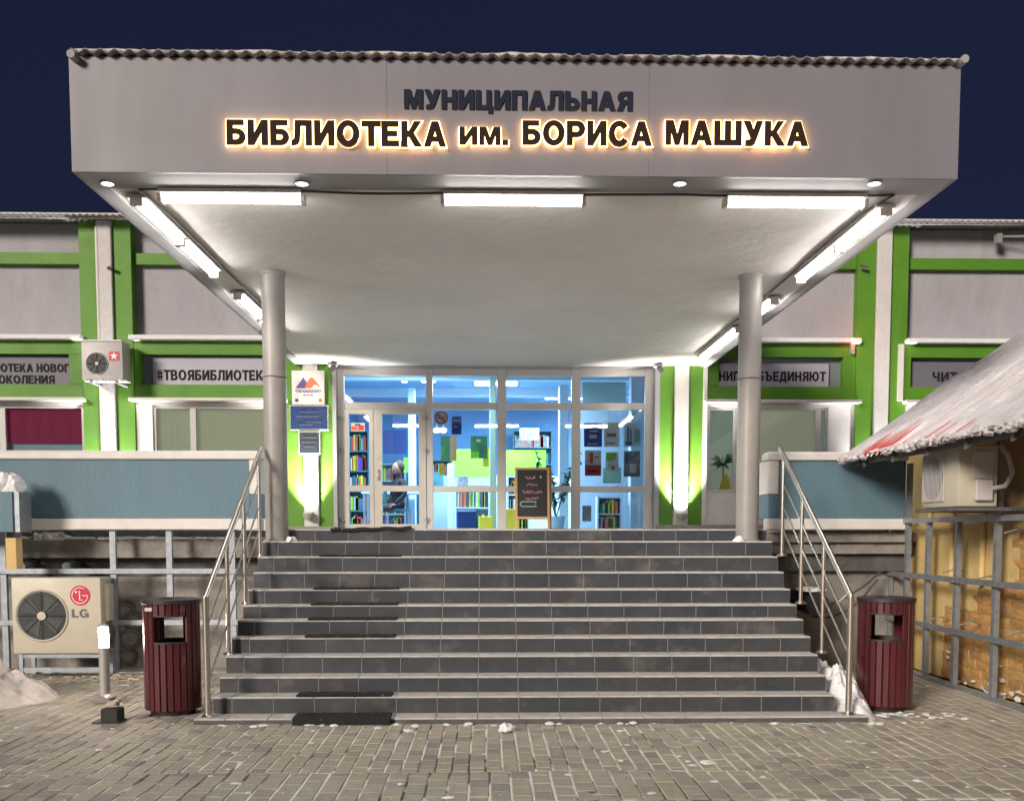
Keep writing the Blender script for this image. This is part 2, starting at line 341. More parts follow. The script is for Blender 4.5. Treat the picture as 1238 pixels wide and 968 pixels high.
def text_islands(body, offset):
    cu = bpy.data.curves.new('t', 'CURVE'); cu.dimensions = '2D'; cu.fill_mode = 'BOTH'; cu.extrude = .5; cu.offset = offset
    x = 0
    for ch_ in body:
        if ch_ == ' ': x += .42; continue
        w, cs = GL[ch_]
        for c in cs:
            sp = cu.splines.new('POLY'); sp.points.add(len(c)-1); sp.use_cyclic_u = True
            for p, (u, v) in zip(sp.points, c): p.co = (x+u, v, 0, 1)
        x += w+(.12 if ch_ not in 'ТГ' else .07)
    ob = bpy.data.objects.new('t', cu); COL.objects.link(ob); bpy.context.view_layer.update()
    me = bpy.data.meshes.new_from_object(ob.evaluated_get(bpy.context.evaluated_depsgraph_get()))
    bpy.data.objects.remove(ob)
    bm = bmesh.new(); bm.from_mesh(me); bmesh.ops.remove_doubles(bm, verts=bm.verts, dist=1e-5)
    bm.verts.ensure_lookup_table(); seen = set(); isl = []
    for v in bm.verts:
        if v.index in seen: continue
        st = [v]; seen.add(v.index); comp = []
        while st:
            a = st.pop(); comp.append(a)
            for e in a.link_edges:
                b = e.other_vert(a)
                if b.index not in seen: seen.add(b.index); st.append(b)
        idx = {a.index: i for i, a in enumerate(comp)}; fs = {f for a in comp for f in a.link_faces}
        isl.append(([a.co.copy() for a in comp], [tuple(idx[q.index] for q in f.verts) for f in fs]))
    bm.free(); bpy.data.meshes.remove(me)
    isl.sort(key=lambda t: min(p.x for p in t[0])); return isl, x-.12
def fit_text(body, x0, x1, z0, z1, y, depth, offset=0, ref=None):
    """letters of body as MBs standing on the plane y, cap height z0..z1, from x0 to x1 (facing -y)"""
    isl, wd_ = text_islands(body, offset); sx = (x1-x0)/wd_; sz = z1-z0; res = []
    for v, f in isl:
        m = MB(); m.add([(x0+p.x*sx, y-depth/2-p.z*depth, z0+p.y*sz) for p in v], f); res.append(m)
    return res, isl
# ------------------------------------------------------------------ key depths
YK = [10.5-.215*k for k in range(12)]
PK = [639.5, 654, 672.5, 691.5, 712, 731, 749, 770, 792, 817, 841, 871]
ZK = [at(620, PK[k], YK[k]).z for k in range(12)]
ZK[11] = .05
XS0, XS1 = -2.33, 2.95                        # stair flanks
CYY = YK[1]+.15                               # columns' y
SOF = at(329, 327, CYY-.13).z                 # soffit height
def y_at_z(px, py, z): return atz(px, py, z).y
YF = y_at_z(620, 212, SOF)                    # canopy front
DW = y_at_z(620, 444, SOF)                    # facade
LZ = ZK[0]
CX0 = (at(88, 212, YF).x + at(82, 74, YF).x)/2; CX1 = (at(1158, 212, YF).x + at(1162, 76, YF).x)/2
print('KEY', [round(z, 3) for z in ZK], 'SOF', SOF, 'YF', YF, 'DW', DW, CX0, CX1)
# ------------------------------------------------------------------ ground
g = MB(); g.add([(-600, -300, -.06), (600, -300, -.06), (600, 900, -.06), (-600, 900, -.06)], [(0, 1, 2, 3)])
tag(g.build('ground', 'ground_mat'), kind='structure')
PX0, PX1, PY0, PY1 = -11.0, 4.9, 3.6, 11.9
pav = empty('brick_pavement', (0, 0, 0)); tag(pav, kind='structure')
def hgt(x, y): return .008*noise.noise(Vector((x*.8, y*.8, 0)))
bed = MB(); nx, ny = 60, 34
bv = [(PX0+(PX1-PX0)*i/nx, PY0+(PY1-PY0)*j/ny, hgt(PX0+(PX1-PX0)*i/nx, PY0+(PY1-PY0)*j/ny)-.005) for j in range(ny+1) for i in range(nx+1)]
bed.add(bv, [(j*(nx+1)+i, j*(nx+1)+i+1, (j+1)*(nx+1)+i+1, (j+1)*(nx+1)+i) for j in range(ny) for i in range(nx)])
bed.build('joint_bed', 'joint_sand', pav, normals=False)
def paver_mesh(w, l, jit):
    h, b = .05, .005; v = []
    for z, i_ in ((-h, 0), (-b, 0), (0, b)):
        for sx, sy in ((-1, -1), (1, -1), (1, 1), (-1, 1)): v.append([sx*(w/2-i_), sy*(l/2-i_), z])
    for q in v[8:]: q[2] += random.uniform(-.0015, .0015)
    f = [(8, 9, 10, 11)]
    for a in (0, 4):
        for k in range(4): f.append((a+k, a+(k+1) % 4, a+4+(k+1) % 4, a+4+k))
    return v, f
BAND0, BAND1 = atz(300, 966, 0).y-.05, atz(300, 934, 0).y
spots = []
def strip(x, w, l, y0, y1, off):
    y = y0 - off*l
    while y < y1:
        a, b = max(y, y0), min(y+l, y1)
        if b-a > .05: spots.append((x, (a+b)/2, w-.012, (b-a)-.007))
        y += l
i = 0; x = PX0
while x < PX1:
    strip(x+.056, .112, .190, BAND1, PY1, [0, .5, .22, .72][i % 4] if i % 7 else .35); x += .112; i += 1
i = 0; x = PX0
while x < PX1:
    strip(x+.065, .131, .200, BAND0, BAND1, (i*.5) % 1); x += .131; i += 1
i = 0; x = PX0
while x < PX1:
    strip(x+.056, .112, .190, PY0, BAND0, (i*.5+.3) % 1); x += .112; i += 1
def proj(p):
    d = Vector(p)-Vector((0, 0, EYE)); w = d.dot(_F); return CX+F*d.dot(_R)/w, YPP-F*d.dot(_U)/w
def hidden(x, y): return XS0-.1 < x < XS1+.1 and y > YK[11]+.12
vis = []; rest = []
for s_ in spots:
    x, y, w, l = s_
    if hidden(x, y): continue
    p = proj((x, y, 0)); (vis if (-6 < p[0] < 1244 and p[1] < 974) else rest).append(s_)
vis.sort(key=lambda s_: s_[1]); rest += vis[300:]; vis = vis[:300]
shared = {}
for x, y, w, l in vis:
    key = (round(w, 2), round(l, 1), random.randrange(3))
    if key not in shared:
        v, f = paver_mesh(w, l, 0); me = bpy.data.meshes.new('paver'); me.from_pydata(v, [], f); me.materials.append(M['paver']); shared[key] = me
        me['w'] = w; me['l'] = l
    me = shared[key]; o = bpy.data.objects.new('paver', me); COL.objects.link(o); o.parent = pav
    o.location = (x, y, hgt(x, y)+random.gauss(0, .0016)); o.rotation_euler = (random.gauss(0, .012), random.gauss(0, .018), random.gauss(0, .008))
    o.scale = (w/me['w'], l/me['l'], 1)
pm = MB()
for x, y, w, l in rest:
    v, f = paver_mesh(w, l, 0); rx, ry, rz = random.gauss(0, .01), random.gauss(0, .015), random.gauss(0, .008)
    z = hgt(x, y)+random.gauss(0, .0016)
    pm.add([(x+a-rz*b, y+b+rz*a, z+c+a*ry+b*rx) for a, b, c in v], f, random.random())
tag(pm.build('paver_field', 'paver_mass', pav, smooth=False, normals=False), kind='stuff')
# ------------------------------------------------------------------ staircase
st = empty('staircase', ((XS0+XS1)/2, YK[11], 0), 'wide grey tiled staircase of eleven steps up to the glazed entrance', 'staircase')
core = MB()
TT = .014
for k in range(11):                                   # concrete under every step
    core.box(XS0+.001, XS1-.001, YK[k]+.003, YK[k]+.6 if k else DW+.3, 0.0, ZK[k]-.003)
core.build('concrete_core', 'grout', st, smooth=False)
LS0, LS1 = at(234, 872, YK[11]).x, at(1049, 871, YK[11]).x
box('base_slab', 'concrete_dark', st, LS0, LS1, YK[11]-.001, YK[10]+.012, -.05, ZK[11]-TT)
TW = .346
def tile_edges(a, b, ph=.25):
    k0 = math.floor((a-ph)/TW); xs = [a]
    k = k0+1
    while ph+k*TW < b:
        if ph+k*TW-a > .04 and b-(ph+k*TW) > .04: xs.append(ph+k*TW)
        k += 1
    return xs+[b]
def tmesh(nm, w, d, h, m):
    return MB().box(-w/2, w/2, -d/2, d/2, -h/2, h/2).build(nm, m, None, bevel=.002, smooth=False)
cache = {}
def tile(nm, m, x0, x1, y0, y1, z0, z1):
    w, d, h = x1-x0, y1-y0, z1-z0; key = (nm, round(w, 3), round(d, 3), round(h, 3))
    if key not in cache:
        o = tmesh(nm, w, d, h, m); cache[key] = o.data
    else:
        o = bpy.data.objects.new(nm, cache[key]); COL.objects.link(o)
    o.parent = st; o.location = Vector(((x0+x1)/2, (y0+y1)/2, (z0+z1)/2))-Vector(st['_o'])
    o.rotation_euler = (random.gauss(0, .004), 0, 0)
    return o
for k in range(12):
    a, b = (XS0, XS1) if k < 11 else (LS0, LS1)
    xs = tile_edges(a, b)
    ydep = (YK[k-1] - YK[k]) if k else .40
    if k == 11: ydep = YK[10]-YK[11]
    for i in range(len(xs)-1):
        g_ = .0032
        if k < 11:
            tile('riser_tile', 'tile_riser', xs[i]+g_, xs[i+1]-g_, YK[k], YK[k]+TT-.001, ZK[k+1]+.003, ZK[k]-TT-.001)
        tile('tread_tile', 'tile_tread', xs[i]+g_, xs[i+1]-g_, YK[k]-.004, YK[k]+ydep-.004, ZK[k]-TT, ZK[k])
# the landing floor behind the first row
box('landing_floor', 'tile_tread', st, XS0, XS1, YK[0]+.40, DW+.02, ZK[0]-.0025, ZK[0]-.001)
# snow swept on treads: thin patches
# mats
MATX = [(at(393+(355-393)*k/11, PK[k], YK[k]).x, at(487+(472-487)*k/11, PK[k], YK[k]).x) for k in range(12)]
ORD = ['entrance landing', 'second step from the top', 'third step from the top', 'fourth step from the top', 'fifth step from the top',
       'sixth step from the top', 'seventh step from the top', 'eighth step from the top', 'ninth step from the top', 'third step from the bottom', 'lowest full step above the base slab', 'low base slab, the lowest of the mats']
for k in (2, 4, 5, 6, 7, 10, 11):
    m = MB(); x0, x1 = MATX[k]; n = 26
    for j in range(n):                                 # ribbed coir-rubber strips
        xa = x0+(x1-x0)*j/n; m.box(xa, xa+(x1-x0)/n-.004, YK[k]-.012, YK[k]+.17, ZK[k]+.001, ZK[k]+.014+random.uniform(0, .006))
    if k == 11: m.box(x0, x1, YK[k]-.06, YK[k]-.013, .004, ZK[k]+.012)
    m.box(x0, x1, YK[k]-.006, YK[k]+.17, ZK[k]+.0005, ZK[k]+.009)
    solo(m, 'rubber_mat', 'rubber', 'black ribbed rubber mat laid on the '+ORD[k], 'mat', ((x0+x1)/2, YK[k]+.08, ZK[k]), 'rubber mats down the left of the stairs', smooth=False)
m = MB(); x0, x1 = at(400, 640, YK[0]).x, at(498, 639, YK[0]).x
m.tube([(x0+(x1-x0)*i/12, YK[0]-.02+.01*math.sin(i), LZ+.012-.022*(1-i/12)+.006*math.sin(i*1.7)) for i in range(13)], .02, 8)
m.box(x0, x1, YK[0], YK[0]+.45, LZ+.001, LZ+.012)
solo(m, 'rubber_mat', 'rubber', 'black rubber mat with curled edge on the top landing before the door', 'mat', ((x0+x1)/2, YK[0]+.2, LZ), 'rubber mats down the left of the stairs')
# ------------------------------------------------------------------ canopy
cn = empty('entrance_canopy', ((CX0+CX1)/2, YF, 0), 'broad flat white canopy over the stairs carrying the library name on its fascia', 'canopy')
FT = at(620, 74, YF).z
seams = [CX0, at(468, 140, YF).x, at(785, 140, YF).x, CX1]
for i in range(3):
    box('fascia_panel', 'fascia_paint', cn, seams[i]+(.0006 if i else 0), seams[i+1]-(.0006 if i < 2 else 0), YF, YF+.03, SOF, FT, .001)
for xx, sg in ((CX0, 1), (CX1, -1)):
    box('side_panel', 'fascia_paint', cn, xx, xx+sg*.03, YF+.031, DW+.6, SOF, FT)
YS = y_at_z(620, 232, SOF)
box('edge_strip', 'white_metal', cn, CX0+.031, CX1-.031, YF+.031, YS, SOF+.001, SOF+.03)
XI0, XI1 = CX0+.14, CX1-.14
for a, b in ((CX0+.031, XI0), (XI1, CX1-.031)):
    box('edge_strip', 'white_metal', cn, a, b, YS+.002, DW, SOF+.001, SOF+.03)
sf = MB(); nx, ny = 40, 50
sv = [(XI0+(XI1-XI0)*i/nx, YS+(DW+.05-YS)*j/ny, SOF+.012+.012*noise.noise(Vector((i*.12, j*.12, 3)))+.004*noise.noise(Vector((i*.5, j*.5, 9)))) for j in range(ny+1) for i in range(nx+1)]
sf.add(sv, [(j*(nx+1)+i, j*(nx+1)+i+1, (j+1)*(nx+1)+i+1, (j+1)*(nx+1)+i)[::-1] for j in range(ny) for i in range(nx)])
sf.build('soffit', 'soffit_plaster', cn, normals=False)
box('deck', 'concrete', cn, CX0+.05, CX1-.05, YF+.05, DW+.6, SOF+.05, FT-.02)
def corrugated(x0, x1, y0, y1, z0, z1, wl, amp, th=.007, n=8, axis='x'):
    """waves along x, running back in y; z rises z0..z1"""
    m = MB(); cnt = int((x1-x0)/wl*n); v = []
    for i in range(cnt+1):
        x = x0+(x1-x0)*i/cnt; w = amp*math.cos(2*math.pi*(x-x0)/wl)
        for (y, z) in ((y0, z0), (y1, z1)):
            v.append((x, y, z+w)); v.append((x, y, z+w+th))
    f = []
    for i in range(cnt):
        a, b = i*4, (i+1)*4
        f += [(a+1, b+1, b+3, a+3), (a, a+2, b+2, b), (a, b, b+1, a+1), (a+2, a+3, b+3, b+2)]
    f += [(0, 1, 3, 2), (cnt*4, cnt*4+2, cnt*4+3, cnt*4+1)]
    m.add(v, f); return m
WL = .105
zt = FT+.012
x = CX0+.04
while x < CX1-.1:
    x1 = min(x+WL*10, CX1+.0)
    corrugated(x, x1, YF-.06, DW+.3, zt, zt+.06, WL, .013).build('roof_sheet', 'slate', cn); x = x1+.001 if x1 < CX1-.01 else 99
sn = MB(); n_ = 160; v = []
for i in range(n_+1):                                 # snow lying on the roof edge
    x = CX0+.06+(CX1-.1-CX0)*i/n_
    t = .014+.018*noise.noise(Vector((x*2, 0, 0)))+.012*noise.noise(Vector((x*9, 2, 0)))
    w = .013*math.cos(2*math.pi*(x-CX0-.04)/WL)
    v += [(x, YF-.05, zt+.010+w*.8), (x, YF-.03, zt+.014+max(t, .004)), (x, YF+2.5, zt+.06+max(t, .006)*1.5)]
sn.add(v, [q for i in range(n_) for q in ((i*3, i*3+3, i*3+4, i*3+1), (i*3+1, i*3+4, i*3+5, i*3+2))])
tag(sn.build('snow_layer', 'dirty_snow', cn), kind='stuff')
for px_, py_ in ((88, 68), (1164, 74)):
    p = at(px_, py_, YF-.05)
    MB().tube([(p.x, YF-.09, p.z), (p.x, YF+.5, p.z+.02)], .03, 10).build('gutter_end', 'white_metal', cn)
for (pt, pb) in (((329, 327), (336, 655)), ((907, 332), (904, 654))):
    X = (at(*pt, CYY).x+at(*pb, CYY).x)/2
    c_ = MB(); c_.tube([(X, CYY, ZK[1]), (X, CYY, ZK[1]+1.5), (X, CYY, SOF+.02)], .118, 32)
    c_ = c_.build('column', 'column_paint', cn)
    cb = MB(); cb.tube([(X, CYY, SOF-.02), (X, CYY, SOF+.012)], .128, 32); cb.build('collar', 'column_paint', c_)
    fb = MB(); fb.tube([(X, CYY, ZK[1]), (X, CYY, ZK[1]+.02)], .135, 32); fb.build('foot_ring', 'grout', c_)
    bd = MB(); bd.tube([(X+.121*math.cos(a*R(10)), CYY+.121*math.sin(a*R(10)), SOF-1.05+.002*math.sin(a)) for a in range(37)], .004, 5, cap=False); bd.build('cable_tie', 'cable', c_)
# ------------------------------------------------------------------ sign letters
def letters(name, body, x0, x1, y0, y1, m, label, group=None, halo=True, off=.018):
    a = at(x0, y1, YF); b = at(x1, y0, YF)
    root = empty(name, ((a.x+b.x)/2, YF, a.z), label, 'sign lettering', group)
    ms, isl = fit_text(body, a.x, b.x, a.z, b.z, YF-(.028 if halo else .006), .014 if halo else .006, off)
    hs = fit_text(body, a.x, b.x, a.z, b.z, YF-.020, .007, off+.045, ref=isl)[0] if halo else None
    for i, q in enumerate(ms):
        lo = q.build('letter', m, root, smooth=False)
        if hs and i < len(hs): hs[i].build('backlight', 'halo', lo, smooth=False)
letters('sign_lettering', 'МУНИЦИПАЛЬНАЯ', 489, 764, 112, 132, 'letter_navy', 'small dark unlit capitals МУНИЦИПАЛЬНАЯ, top line on the canopy fascia', halo=False)
letters('sign_lettering', 'БИБЛИОТЕКА', 276, 539, 150, 177, 'letter_bronze', 'large backlit dark letters БИБЛИОТЕКА, first word of the lower line')
letters('sign_lettering', 'им.', 556, 614, 157, 177, 'letter_bronze', 'small backlit lowercase им. between the big words on the fascia')
letters('sign_lettering', 'БОРИСА', 632, 787, 150, 177, 'letter_bronze', 'large backlit dark letters БОРИСА in the middle of the lower line')
letters('sign_lettering', 'МАШУКА', 804, 975, 150, 177, 'letter_bronze', 'large backlit dark letters МАШУКА at the right end of the sign')
# ------------------------------------------------------------------ tube lamps
def tube_lamp(p0, p1, label):
    p0, p1 = Vector(p0), Vector(p1); c = (p0+p1)/2; d = (p1-p0).normalized(); L = (p1-p0).length; sd_ = d.cross(Vector((0, 0, 1)))
    root = empty('tube_lamp', (c.x, c.y, SOF), label, 'tube lamp', 'white tube lamps round the canopy edge')
    def bx(l0, l1, w0, w1, z0, z1, nm, m, bev=.004):
        q = MB(); v = [c+d*l+sd_*w+Vector((0, 0, z-c.z+SOF)) for z in (z0, z1) for l, w in ((l0, w0), (l1, w0), (l1, w1), (l0, w1))]
        q.add(v, [(3, 2, 1, 0), (4, 5, 6, 7), (0, 1, 5, 4), (1, 2, 6, 5), (2, 3, 7, 6), (3, 0, 4, 7)]); return q.build(nm, m, root, bev)
    bx(-L/2, L/2, -.08, .08, -.036, -.004, 'housing', 'lamp_housing')
    q = MB(); pts = [c+d*(-L/2+.015)+Vector((0, 0, SOF-.06-c.z)), c+d*(L/2-.015)+Vector((0, 0, SOF-.06-c.z))]
    q.tube(pts, .034, 14); q.build('diffuser', 'tube_glow', root)
    for s_ in (-1, 1):
        bx(s_*(L/2-.015), s_*(L/2+.02), -.047, .047, -.10, -.03, 'end_cap', 'lamp_housing')
TY = y_at_z(620, 243, SOF-.06)
for (a, b, t) in ((195, 366, 'left tube lamp of the three along the canopy front'), (536, 705, 'middle tube lamp of the three along the canopy front'), (877, 1045, 'right tube lamp of the three along the canopy front')):
    tube_lamp((at(a, 241, TY).x, TY, SOF), (at(b, 241, TY).x, TY, SOF), t)
LXT = atz(185, 262, SOF-.06).x; RXT = atz(1040, 280, SOF-.06).x
yl = [(y_at_z(160, 243, SOF-.06), y_at_z(213, 291, SOF-.06)), (y_at_z(213, 293, SOF-.06), y_at_z(250, 331, SOF-.06)), (y_at_z(277, 358, SOF-.06), y_at_z(300, 382, SOF-.06)), (y_at_z(301, 384, SOF-.06), y_at_z(322, 406, SOF-.06))]
for i, (a, b) in enumerate(yl):
    tube_lamp((LXT, a, SOF), (LXT, b, SOF), ['nearest tube lamp on the left side of the canopy, by the front corner', 'second tube lamp from the front on the left side of the canopy', 'third tube lamp from the front on the left side, before the column', 'farthest tube lamp on the left side, partly behind the column'][i])
yr = [(y_at_z(1070, 255, SOF-.06), y_at_z(1014, 300, SOF-.06)), (y_at_z(1012, 301, SOF-.06), y_at_z(966, 338, SOF-.06)), (y_at_z(937, 364, SOF-.06), y_at_z(912, 384, SOF-.06)), (y_at_z(893, 399, SOF-.06), y_at_z(851, 434, SOF-.06))]
for i, (a, b) in enumerate(yr):
    tube_lamp((RXT, a, SOF), (RXT, min(b, DW-.15), SOF), ['nearest tube lamp on the right side of the canopy, by the front corner', 'second tube lamp from the front on the right side of the canopy', 'short lit tube lamp just right of the right column', 'farthest tube lamp on the right side, running to the facade'][i])
cb = MB()
pts = [(LXT+.12, yl[2][1], SOF-.01), (LXT+.1, yl[0][0]+.3, SOF-.01), (LXT+.07, TY-.06, SOF-.015), (at(195, 236, TY).x, TY-.06, SOF-.012)]
x = at(366, 236, TY).x; xe = at(1045, 238, TY).x
while x < xe: pts.append((x, TY-.055+.008*math.sin(x*5), SOF-.016-.012*abs(math.sin(x*2.1)))); x += .12
pts += [(RXT-.03, TY-.06, SOF-.012), (RXT-.1, yr[0][0]+.2, SOF-.01), (RXT-.11, yr[3][1]-.3, SOF-.01)]
cb.tube(pts, .010, 6)
solo(cb, 'lamp_cable', 'cable', 'dark cable strung between the tube lamps under the canopy', 'cable', ((CX0+CX1)/2, TY, SOF))
for px_, t in ((130, 'by the left front corner'), (365, 'above the left front tube lamp'), (822, 'between the middle and right tube lamps'), (1057, 'by the right front corner')):
    p = atz(px_, 221, SOF)
    root = empty('downlight', (p.x, p.y, SOF), 'small round downlight in the canopy edge strip '+t, 'downlight', 'downlights in the canopy edge strip')
    MB().lathe((p.x, p.y, SOF), [(.045, -.012), (.06, -.012), (.06, .0), (.045, .0), (.045, -.012)], 20).build('ring', 'white_metal', root)
    MB().lathe((p.x, p.y, SOF), [(.0001, -.008), (.044, -.008), (.044, .0)], 20).build('lens', 'down_glow', root)
# ------------------------------------------------------------------ library building
bd = empty('library_building', (0, DW, 0), 'long low library with grey panels in bright green framing and white pilasters', 'building')
def fx(px, py=460): return at(px, py, DW).x
def fz(py, px=135): return at(px, py, DW).z
Z = {k: fz(k) for k in (270, 272, 307, 321, 408, 414, 430, 466, 483, 487, 497)}
pl = [fx(-107), fx(135), fx(377), fx(822), fx(1061), fx(1302)]
FB = LZ                       # facade foot
X0B, X1B = pl[0]-.6, pl[5]+.6
CXL, CXR = fx(408), fx(791)
# walls behind
for a, b in ((X0B, CXL), (CXR, X1B)):
    box('wall', 'panel_plaster', bd, a, b, DW+.05, DW+.3, 0, Z[270])
box('lintel', 'reveal_grey', bd, CXL+.001, CXR-.001, DW+.02, DW+.3, SOF-.02, Z[270])
gw = (fx(166)-fx(104))/2; ww = (fx(146)-fx(128))/2
def gbox(x0, x1, z0, z1, f=.10, nm='green_frame', m='green_paint', **k):
    return box(nm, m, bd, x0, x1, DW-f, DW+.049, z0, z1, .004, **k)
for i, c in enumerate(pl):
    c_ = c-.0
    ztp = Z[270]-.01 if i not in (2, 3) else SOF+.5
    gbox(c_-gw, c_-ww-.002, FB, ztp, .14, 'pilaster'); gbox(c_+ww+.002, c_+gw, FB, ztp, .14, 'pilaster')
    pb = box('pilaster_band', 'white_plaster', bd, c_-ww, c_+ww, DW-.19, DW+.049, FB, ztp, .01)
# white thin strips beside the entrance pilasters
box('white_strip', 'white_trim', bd, fx(848), fx(853), DW-.16, DW-.141, FB+.05, SOF+.3)
box('white_strip', 'white_trim', bd, fx(342), fx(346.5), DW-.16, DW-.141, FB+.05, SOF+.3)
def bay(xa, xb, first, sl, ban, text, win):
    gbox(xa+.002, xb-.002, Z[321], Z[307], .06, 'green_band')
    box('ledge', 'snow', bd, xa-.04, xb+.04, DW-.26, DW+.04, Z[414]+.002, Z[408], .012)
    z430, z466, z483 = Z[430], Z[466], Z[483]
    s0, s1 = sl
    gbox(xa+.002, xb-.002, z430, Z[414], .13); gbox(xa+.002, xb-.002, z483, z466, .13)
    gbox(xa+.002, s0, z466+.001, z430-.001, .13); gbox(s1, xb-.002, z466+.001, z430-.001, .13)
    box('recess', 'recess_grey', bd, s0, s1, DW+.02, DW+.048, z466, z430)
    box('hood', 'white_trim', bd, xa-.05, xb+.05, DW-.30, DW+.049, Z[487], z483-.002, .006)
    # window
    w0, w1, mullions, panes = win
    zb, ztop = FB+.95-.35, Z[487]-.002
    zl = at(w0*0+200, 491, DW).z
    for a, b in ((xa+.002, w0), (w1, xb-.002)):
        if b-a > .02: box('surround', 'white_trim', bd, a, b, DW-.11, DW+.049, FB, ztop)
    box('surround', 'white_trim', bd, w0+.001, w1-.001, DW-.11, DW+.049, FB, zb)
    box('surround', 'white_trim', bd, w0+.001, w1-.001, DW-.11, DW+.049, zl, ztop-.001)
    fr = MB(); t = .045
    fr.box(w0, w1, DW-.08, DW-.02, zb, zb+t*1.3); fr.box(w0, w1, DW-.08, DW-.02, zl-t, zl)
    ed = [w0]+mullions+[w1]
    for q in ed: fr.box(max(w0, q-t), min(w1, q+t), DW-.082, DW-.018, zb+t*1.3, zl-t)
    f_ = fr.build('window', 'window_plastic', bd, smooth=False)
    for i in range(len(ed)-1):
        a, b = ed[i]+t*.5, ed[i+1]-t*.5
        box('pane', 'window_glass', f_, a, b, DW-.05, DW-.044, zb+.03, zl-.03)
        bl, zlow = panes[i]
        if bl:
            zz = zlow if zlow else zb+.03
            q = MB(); n = 24; vv = [(a+(b-a)*j/n, DW-.010+.003*math.sin(j*1.3), z_) for z_ in (zz, zl-.02) for j in range(n+1)]
            q.add(vv, [(j, j+1, n+2+j, n+1+j) for j in range(n)]); q.box(a, b, DW-.016, DW-.004, zz-.012, zz+.006)
            q.build('blind', bl, f_, smooth=False)
            if zlow: box('lit_room', 'room_pale', f_, a, b, DW+.02, DW+.045, zb+.03, zlow)
    # banner
    if ban:
        b0, b1, zt_, zb_ = ban[:4]
        root = empty('banner', ((b0+b1)/2, DW-.03, zb_), text[2], 'banner', 'lettered banners above the windows')
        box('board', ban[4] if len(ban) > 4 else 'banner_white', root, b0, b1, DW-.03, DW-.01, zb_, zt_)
        for (body, tx0, tx1, tz0, tz1) in text[0]:
            tm = MB()
            for q in fit_text(body, tx0, tx1, tz0, tz1, DW-.031, .006, 0)[0]: tm.add(q.v, q.f)
            tm.build('lettering', 'letter_black', root, smooth=False)
def frz(py, px): return at(px, py, DW).z
z430, z466 = Z[430], Z[466]
# left bay A
xa, xb = pl[0]+gw, pl[1]-gw
w0 = xa+.25; w1 = xb+.03
bay(xa, xb, True, (xa+.3, fx(88)), (xa+.3, fx(90), z430-.03, z466+.005, 'banner_shaded'),
    ([('БИБЛИОТЕКА НОВОГО', fx(-37), fx(93.5), frz(450, 30), frz(440, 30)), ('ПОКОЛЕНИЯ', fx(-9), fx(67), frz(464, 30), frz(454, 30))], 0,
     'banner reading БИБЛИОТЕКА НОВОГО ПОКОЛЕНИЯ above the magenta blind'), (xa+.3, xb-.01, [fx(4)], [('olive_blind', None), ('magenta_blind', frz(535, 50))]))
# left bay B
xa, xb = pl[1]+gw, pl[2]-gw
bay(xa, xb, True, (fx(174), xb-.25), (fx(186), xb-.26, frz(433, 250), frz(467, 250)),
    ([('#ТВОЯБИБЛИОТЕКА', fx(191), fx(329), frz(460, 240), frz(447.5, 240))], 0, 'white banner reading #ТВОЯБИБЛИОТЕКА left of the left column'),
    (fx(186), xb-.02, [fx(234)], [('olive_blind', None), ('olive_blind', None)]))
# right bay C
xa, xb = pl[3]+gw, pl[4]-gw
bay(xa, xb, True, (fx(867), fx(1016)), (fx(867)+.001, fx(1001), frz(440, 930), frz(470.5, 930)),
    ([('КНИГИ ОБЪЕДИНЯЮТ', fx(859.5), fx(997), frz(461, 930), frz(449.5, 930))], 0, 'white banner reading КНИГИ ОБЪЕДИНЯЮТ behind the right column'),
    (xa+.03, fx(1000), [fx(890), fx(988)], [('pale_blind', None), ('olive_blind', None), ('pale_blind', None)]))
# right bay D
xa, xb = pl[4]+gw, pl[5]-gw
bay(xa, xb, True, (fx(1097), xb-.3), (fx(1097)+.001, xb-.6, frz(438, 1130), frz(471, 1130), 'banner_shaded'),
    ([('ЧИТАЙ', fx(1126), fx(1178), frz(462, 1130), frz(450, 1130))], 0, 'white banner starting ЧИТ above the snowy shed roof'),
    (xa+.3, xb-.3, [], [('olive_blind', None)]))
box('white_strip', 'white_trim', bd, fx(1080.5), fx(1087), DW-.17, DW-.131, Z[483], Z[414])
box('plinth', 'grout', bd, CXR+.02, pl[4], DW-.35, DW-.20, LZ, LZ+.085)
box('plinth', 'grout', bd, pl[2]-gw, CXL-.02, DW-.30, DW-.20, LZ, LZ+.06)
for a, b in ((X0B, -3.2), (3.4, X1B)):
    x = a
    zt2 = fz(271)
    while x < b:
        x1 = min(x+1.1, b+.6); corrugated(x, x1, DW-.45, DW+5, zt2, zt2+.3, .10, .014).build('roof_sheet', 'slate', bd); x = x1+.001
    box('eave_board', 'white_trim', bd, a, b, DW-.32, DW-.28, Z[270]-.02, Z[270]+.06)
    sn = MB(); n_ = 90; v = []
    for i in range(n_+1):
        x = a+(b-a)*i/n_; t = .05+.03*noise.noise(Vector((x*2.3, 7, 0)))
        v += [(x, DW-.42, zt2+.012), (x, DW-.40, zt2+.012+t*.6), (x, DW+1.5, zt2+.15+t*1.4)]
    sn.add(v, [q for i in range(n_) for q in ((i*3, i*3+3, i*3+4, i*3+1), (i*3+1, i*3+4, i*3+5, i*3+2))])
    tag(sn.build('snow_layer', 'dirty_snow', bd), kind='stuff')
box('terrace', 'concrete', bd, X0B, XS0-.012, 11.75, DW+.04, 1.2, LZ-.01)
box('terrace', 'concrete', bd, XS1+.012, 4.9, 11.75, DW+.04, 1.2, LZ-.01)
